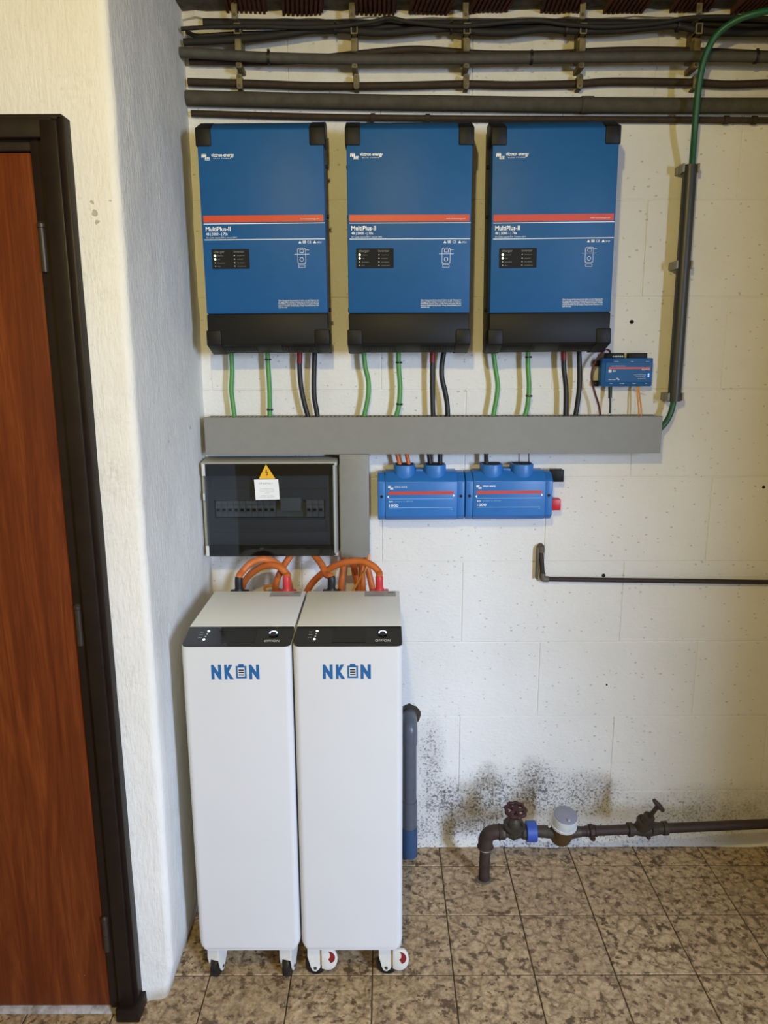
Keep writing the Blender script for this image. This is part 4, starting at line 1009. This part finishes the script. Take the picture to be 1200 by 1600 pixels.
# ================================================================== DRAIN PIPE
c0 = atz(640, 1332, 0); dyp = -.055
xa = at(640, 1250, dyp).x; zt = at(640, 1135, dyp).z
dp = thing('drain_pipe', 'grey plastic drain pipe rising from the floor beside the right battery', 'pipe', (xa, dyp, 0))
MB().cyl((xa, dyp, .05), (xa-.001, dyp, zt-.05), .0225, seg=24).build('pipe', 'drain', dp)
el = [Vector((xa-.001, dyp, zt-.06)), Vector((xa-.001, dyp, zt-.02)), Vector((xa-.001, dyp+.006, zt-.005)), Vector((xa-.001, dyp+.022, zt+.008)), Vector((xa-.001, .008, zt+.010))]
MB().tube(cat_rom(el, 5), .0250, 24).build('elbow', 'drain', dp)
MB().cyl((xa, dyp, .098), (xa, dyp, .20), .0245, seg=24).build('sleeve', 'drain', dp)
MB().cyl((xa, dyp, .0005), (xa, dyp, .105), .0262, seg=24).build('floor_socket', 'drainblue', dp, label='blue scuffed floor socket')
m = MB(); ring = []
for i in range(20):
    a_ = 2*math.pi*i/20; rr_ = .037+.007*noise.noise(Vector((i*.9, 1, 4))); ring.append((xa+rr_*math.cos(a_), zt+.012+rr_*math.sin(a_)))
m.prism_y(ring, -.0012, .003); m.build('hole_in_wall', 'bronze', wb, smooth=0)

# ================================================================== COPPER PIPE ON THE WALL
cy = -.016
P0, P1, P2 = at(846, 857, cy), at(847.5, 903, cy), at(1230, 910, cy)
cp = thing('copper_pipe', 'thin dark copper pipe leaving the wall and running right below the busbar units', 'pipe', P1)
MB().tube(cat_rom([Vector((P0.x, .006, P0.z+.004)), P0+Vector((0, 0, .004)), P0+Vector((0, 0, -.006)), P0+Vector((0, 0, -.012))], 5), .0092, 14).build('elbow', 'coppersolder', cp)
MB().cyl(P0+Vector((-.001, 0, -.01)), P1+Vector((0, 0, .01)), .0072, seg=14).build('riser', 'copperdark', cp)
MB().box(P0.x-.013, P0.x-.007, cy-.004, .001, P1.z-.004, P0.z+.004).build('mortar_lip', 'coppersolder', cp, bevel=.002)
MB().tube(cat_rom([P1+Vector((0, 0, .016)), P1+Vector((0, 0, .004)), P1+Vector((.003, 0, -.003)), P1+Vector((.018, 0, -.004))], 5), .0092, 14).build('elbow', 'coppersolder', cp)
MB().tube([P1+Vector((.012, 0, -.004)), P2, P2+Vector((.9, 0, 0))], .0072, 14).build('long_pipe', 'copperdark', cp)

# ================================================================== WATER LINE
yw = -.165
g0 = atz(756, 1374, 0); yw = g0.y
def wp(u, v, Y=None): return at(u, v, yw if Y is None else Y)
E0 = wp(757, 1318)
wl_ = thing('water_riser', 'dark iron pipe rising from the floor and turning right into the valve', 'pipe', (g0.x, g0.y, 0))
MB().cyl((g0.x, yw, -.002), (g0.x+.002, yw, E0.z), .0170, seg=20).build('pipe', 'rustpipe', wl_)
ZL = wp(775, 1300).z
el = [Vector((g0.x+.002, yw, E0.z-.012)), Vector((g0.x+.002, yw, ZL-.030)), Vector((g0.x+.010, yw, ZL-.009)), Vector((g0.x+.030, yw, ZL)), Vector((g0.x+.046, yw, ZL))]
MB().tube(cat_rom(el, 6), .0225, 20).torus((g0.x+.002, yw, E0.z-.010), (0, 0, 1), .0225, .0035).torus((g0.x+.044, yw, ZL), (1, 0, 0), .0225, .0035).build('elbow', 'rustpipe', wl_)
MB().torus((g0.x+.002, yw, E0.z-.016), (0, 0, 1), .0178, .003).build('hemp_ring', 'cap', wl_, label='pale sealing ring')
MB().lathe([(.025, .0002), (.023, .002), (.018, .003)], Matrix.Translation((g0.x, yw, 0)), 18).build('floor_collar', 'coppersolder', wl_)
# gate valve
vx = wp(802, 1290).x
gv = thing('gate_valve', 'old bronze gate valve with maroon scalloped handwheel', 'valve', (vx, yw, ZL-.03))
xA = g0.x+.046; xB = wp(822, 1300).x
MB().lathe([(.024, 0), (.024, .014), (.017, .018), (.0165, .024), (.026, .040), (.026, xB-xA-.040), (.018, xB-xA-.022), (.018, xB-xA-.016), (.023, xB-xA-.012), (.023, xB-xA)], Matrix.Translation((xA, yw, ZL)) @ Matrix.Rotation(R(90), 4, 'Y'), 8).build('valve_body', 'bronze', gv, bevel=.001, bseg=1)
tilt = Vector((0, -.30, 1)).normalized(); vc = Vector((vx, yw, ZL))
def va(h): return vc+tilt*h
MB().tube([va(.012), va(.026), va(.028), va(.034), va(.036), va(.052), va(.060), va(.064)], [.025, .030, .033, .033, .021, .019, .014, .010], 16).build('bonnet', 'bronze', gv)
for s in (-1, 1): MB().cyl(va(.024)+Vector((s*.027, -.006, 0)), va(.040)+Vector((s*.027, -.006, 0)), .0055, seg=6).build('bonnet_bolt', 'bronze', gv)
MB().cyl(va(.06), va(.104), .0055, seg=12).build('stem', 'rustpipe', gv)
HW = va(.098); ht = Vector((0, -.22, 1)).normalized()
m = MB().torus(HW, ht, .0285, .0062, 40, 8, .0022, 9); q_ = ht.to_track_quat('Z', 'Y').to_matrix()
for i in range(5):
    a_ = 2*math.pi*i/5; m.tube([HW+q_ @ Vector((.007*math.cos(a_), .007*math.sin(a_), .001)), HW+q_ @ Vector((.028*math.cos(a_), .028*math.sin(a_), 0))], [.0062, .005], 8)
m.cyl(HW-ht*.006, HW+ht*.008, .0105, seg=14).build('handwheel', 'handwheel', gv, smooth=50)
# water meter
mx = wp(879, 1290).x; yM = yw+.004
wm = thing('water_meter', 'brass water meter with white ring and grey tilted lid', 'water meter', (mx, yM, ZL-.05))
x0_, x1_ = xB, wp(838, 1300).x
MB().lathe([(.030, 0), (.0315, .002), (.0315, x1_-x0_-.002), (.030, x1_-x0_)], Matrix.Translation((x0_, yM, ZL-.001)) @ Matrix.Rotation(R(90), 4, 'Y'), 28).build('blue_union', 'meterblue', wm, label='bright blue union ring')
m = MB(); m.cyl((x1_, yM, ZL), (mx, yM, ZL-.006), .0175, .021, 16)
xr_ = wp(908, 1298).x; m.cyl((mx, yM, ZL-.006), (xr_, yM, ZL-.002), .021, .0165, 16); m.build('inlet_tails', 'bronze', wm)
tl = Vector((.07, -.26, 1)).normalized(); mc = Vector((mx, yM, ZL))
def ma(h): return mc+tl*h
MB().tube([ma(-.044), ma(-.041), ma(-.034), ma(-.018), ma(.026), ma(.032)], [.012, .024, .030, .034, .0360, .0365], 28).build('meter_body', 'brass', wm)
MB().tube([ma(.028), ma(.029), ma(.036), ma(.037), ma(.043), ma(.044), ma(.066), ma(.068)], [.037, .0405, .0405, .0380, .0385, .0385, .0375, .0365], 32).build('register_ring', 'meterwhite', wm)
m = MB().tube([ma(.067), ma(.0705), ma(.072)], [.0362, .0355, .033], 32); lid = m.build('lid', 'meterlid', wm)
MB().cyl(ma(.0715)+Vector((.003, -.026, -.005)), ma(.0755)+Vector((.003, -.026, -.005)), .0032, seg=10).build('lid_catch', 'meterwhite', lid)
MB().cyl(ma(.030)+Vector((-.041, -.006, 0)), ma(.024)+Vector((-.046, -.006, 0)), .004, seg=8).build('seal', 'cap', wm)
# union, pipe, stop valve, long pipe
pA = Vector((xr_-.004, yM, ZL-.002)); pB = wp(983, 1296, yw+.012); pC = wp(1040, 1294, yw+.020); pD = wp(1240, 1285.5, yw+.055)
pp = thing('supply_pipe', 'rusty iron pipe between the water meter and the angled stop valve', 'pipe', pA)
MB().cyl(pA, pB, .0150, seg=18).build('pipe', 'rustpipe', pp)
un = wp(925, 1297, yM).x
dirx = (pB-pA).normalized()
for (u, L_, r_) in ((917, .010, .0165), (924, .014, .0215), (931, .008, .0175)):
    q = pA+dirx*(wp(u, 1297, yM).x-pA.x); MB().cyl(q-dirx*L_/2, q+dirx*L_/2, r_, seg=8 if L_ == .014 else 16).build('union_nut', 'rustpipe', pp, bevel=.0015)
q = pA+dirx*(wp(927, 1297, yM).x-pA.x)+Vector((0, -.004, -.020)); MB().cyl(q, q+Vector((0, 0, -.008)), .008, seg=10).build('drain_plug', 'rustpipe', pp)
sv = thing('stop_valve', 'angled bronze stop valve with a T handle at the right of the meter', 'valve', pB+(pC-pB)*.4)
dv = (pC-pB).normalized(); ms = pB+(pC-pB)*.42
m = MB().tube([pB-dv*.004, pB+dv*.010, pB+dv*.012, pB+dv*.020, pB+(pC-pB)*.5, pC-dv*.018, pC-dv*.012, pC-dv*.010, pC+dv*.004], [.0215, .0215, .0175, .018, .024, .018, .0175, .0215, .0215], 16); m.build('valve_body', 'bronze', sv)
ta = (wp(1031, 1257, pB.y-.03)-wp(1006, 1288, pB.y)).normalized()
b0 = wp(1001, 1293, pB.y-.002); L = (wp(1031, 1257, pB.y-.03)-b0).length
m = MB().tube([b0, b0+ta*.022, b0+ta*.0225, b0+ta*.030, b0+ta*.0305, b0+ta*.050, b0+ta*.0505, b0+ta*.056], [.021, .0225, .0265, .0265, .0165, .0155, .0185, .018], 12); m.build('bonnet', 'bronze', sv)
MB().cyl(b0+ta*.05, b0+ta*L, .0068, seg=12).build('spindle', 'rustpipe', sv)
hx = (wp(1037, 1263, pB.y-.03)-wp(1025, 1249, pB.y-.03)).normalized(); hc = b0+ta*L
MB().tube([hc-hx*.024, hc-hx*.016, hc, hc+hx*.016, hc+hx*.024], [.0055, .0068, .0085, .0068, .0060], 12).build('tee_handle', 'rustpipe', sv)
q = wp(1013, 1303, pB.y-.004); MB().cyl(wp(1008, 1296, pB.y-.004), wp(1014, 1310, pB.y-.006), .011, .006, 10).build('drain_nipple', 'bronze', sv)
q = wp(1022, 1295, pB.y-.006); MB().cyl(q-Vector((.008, 0, 0)), q+Vector((.012, 0, .001)), .0185, seg=6).build('hex_nut', 'bronze', sv, bevel=.001)
lp = thing('supply_pipe', 'long rusty pipe from the stop valve off to the right along the floor', 'pipe', pC)
MB().tube([pC-dv*.004, pD, pD+(pD-pC).normalized()*.8], .0150, 18).build('pipe', 'rustpipe', lp)
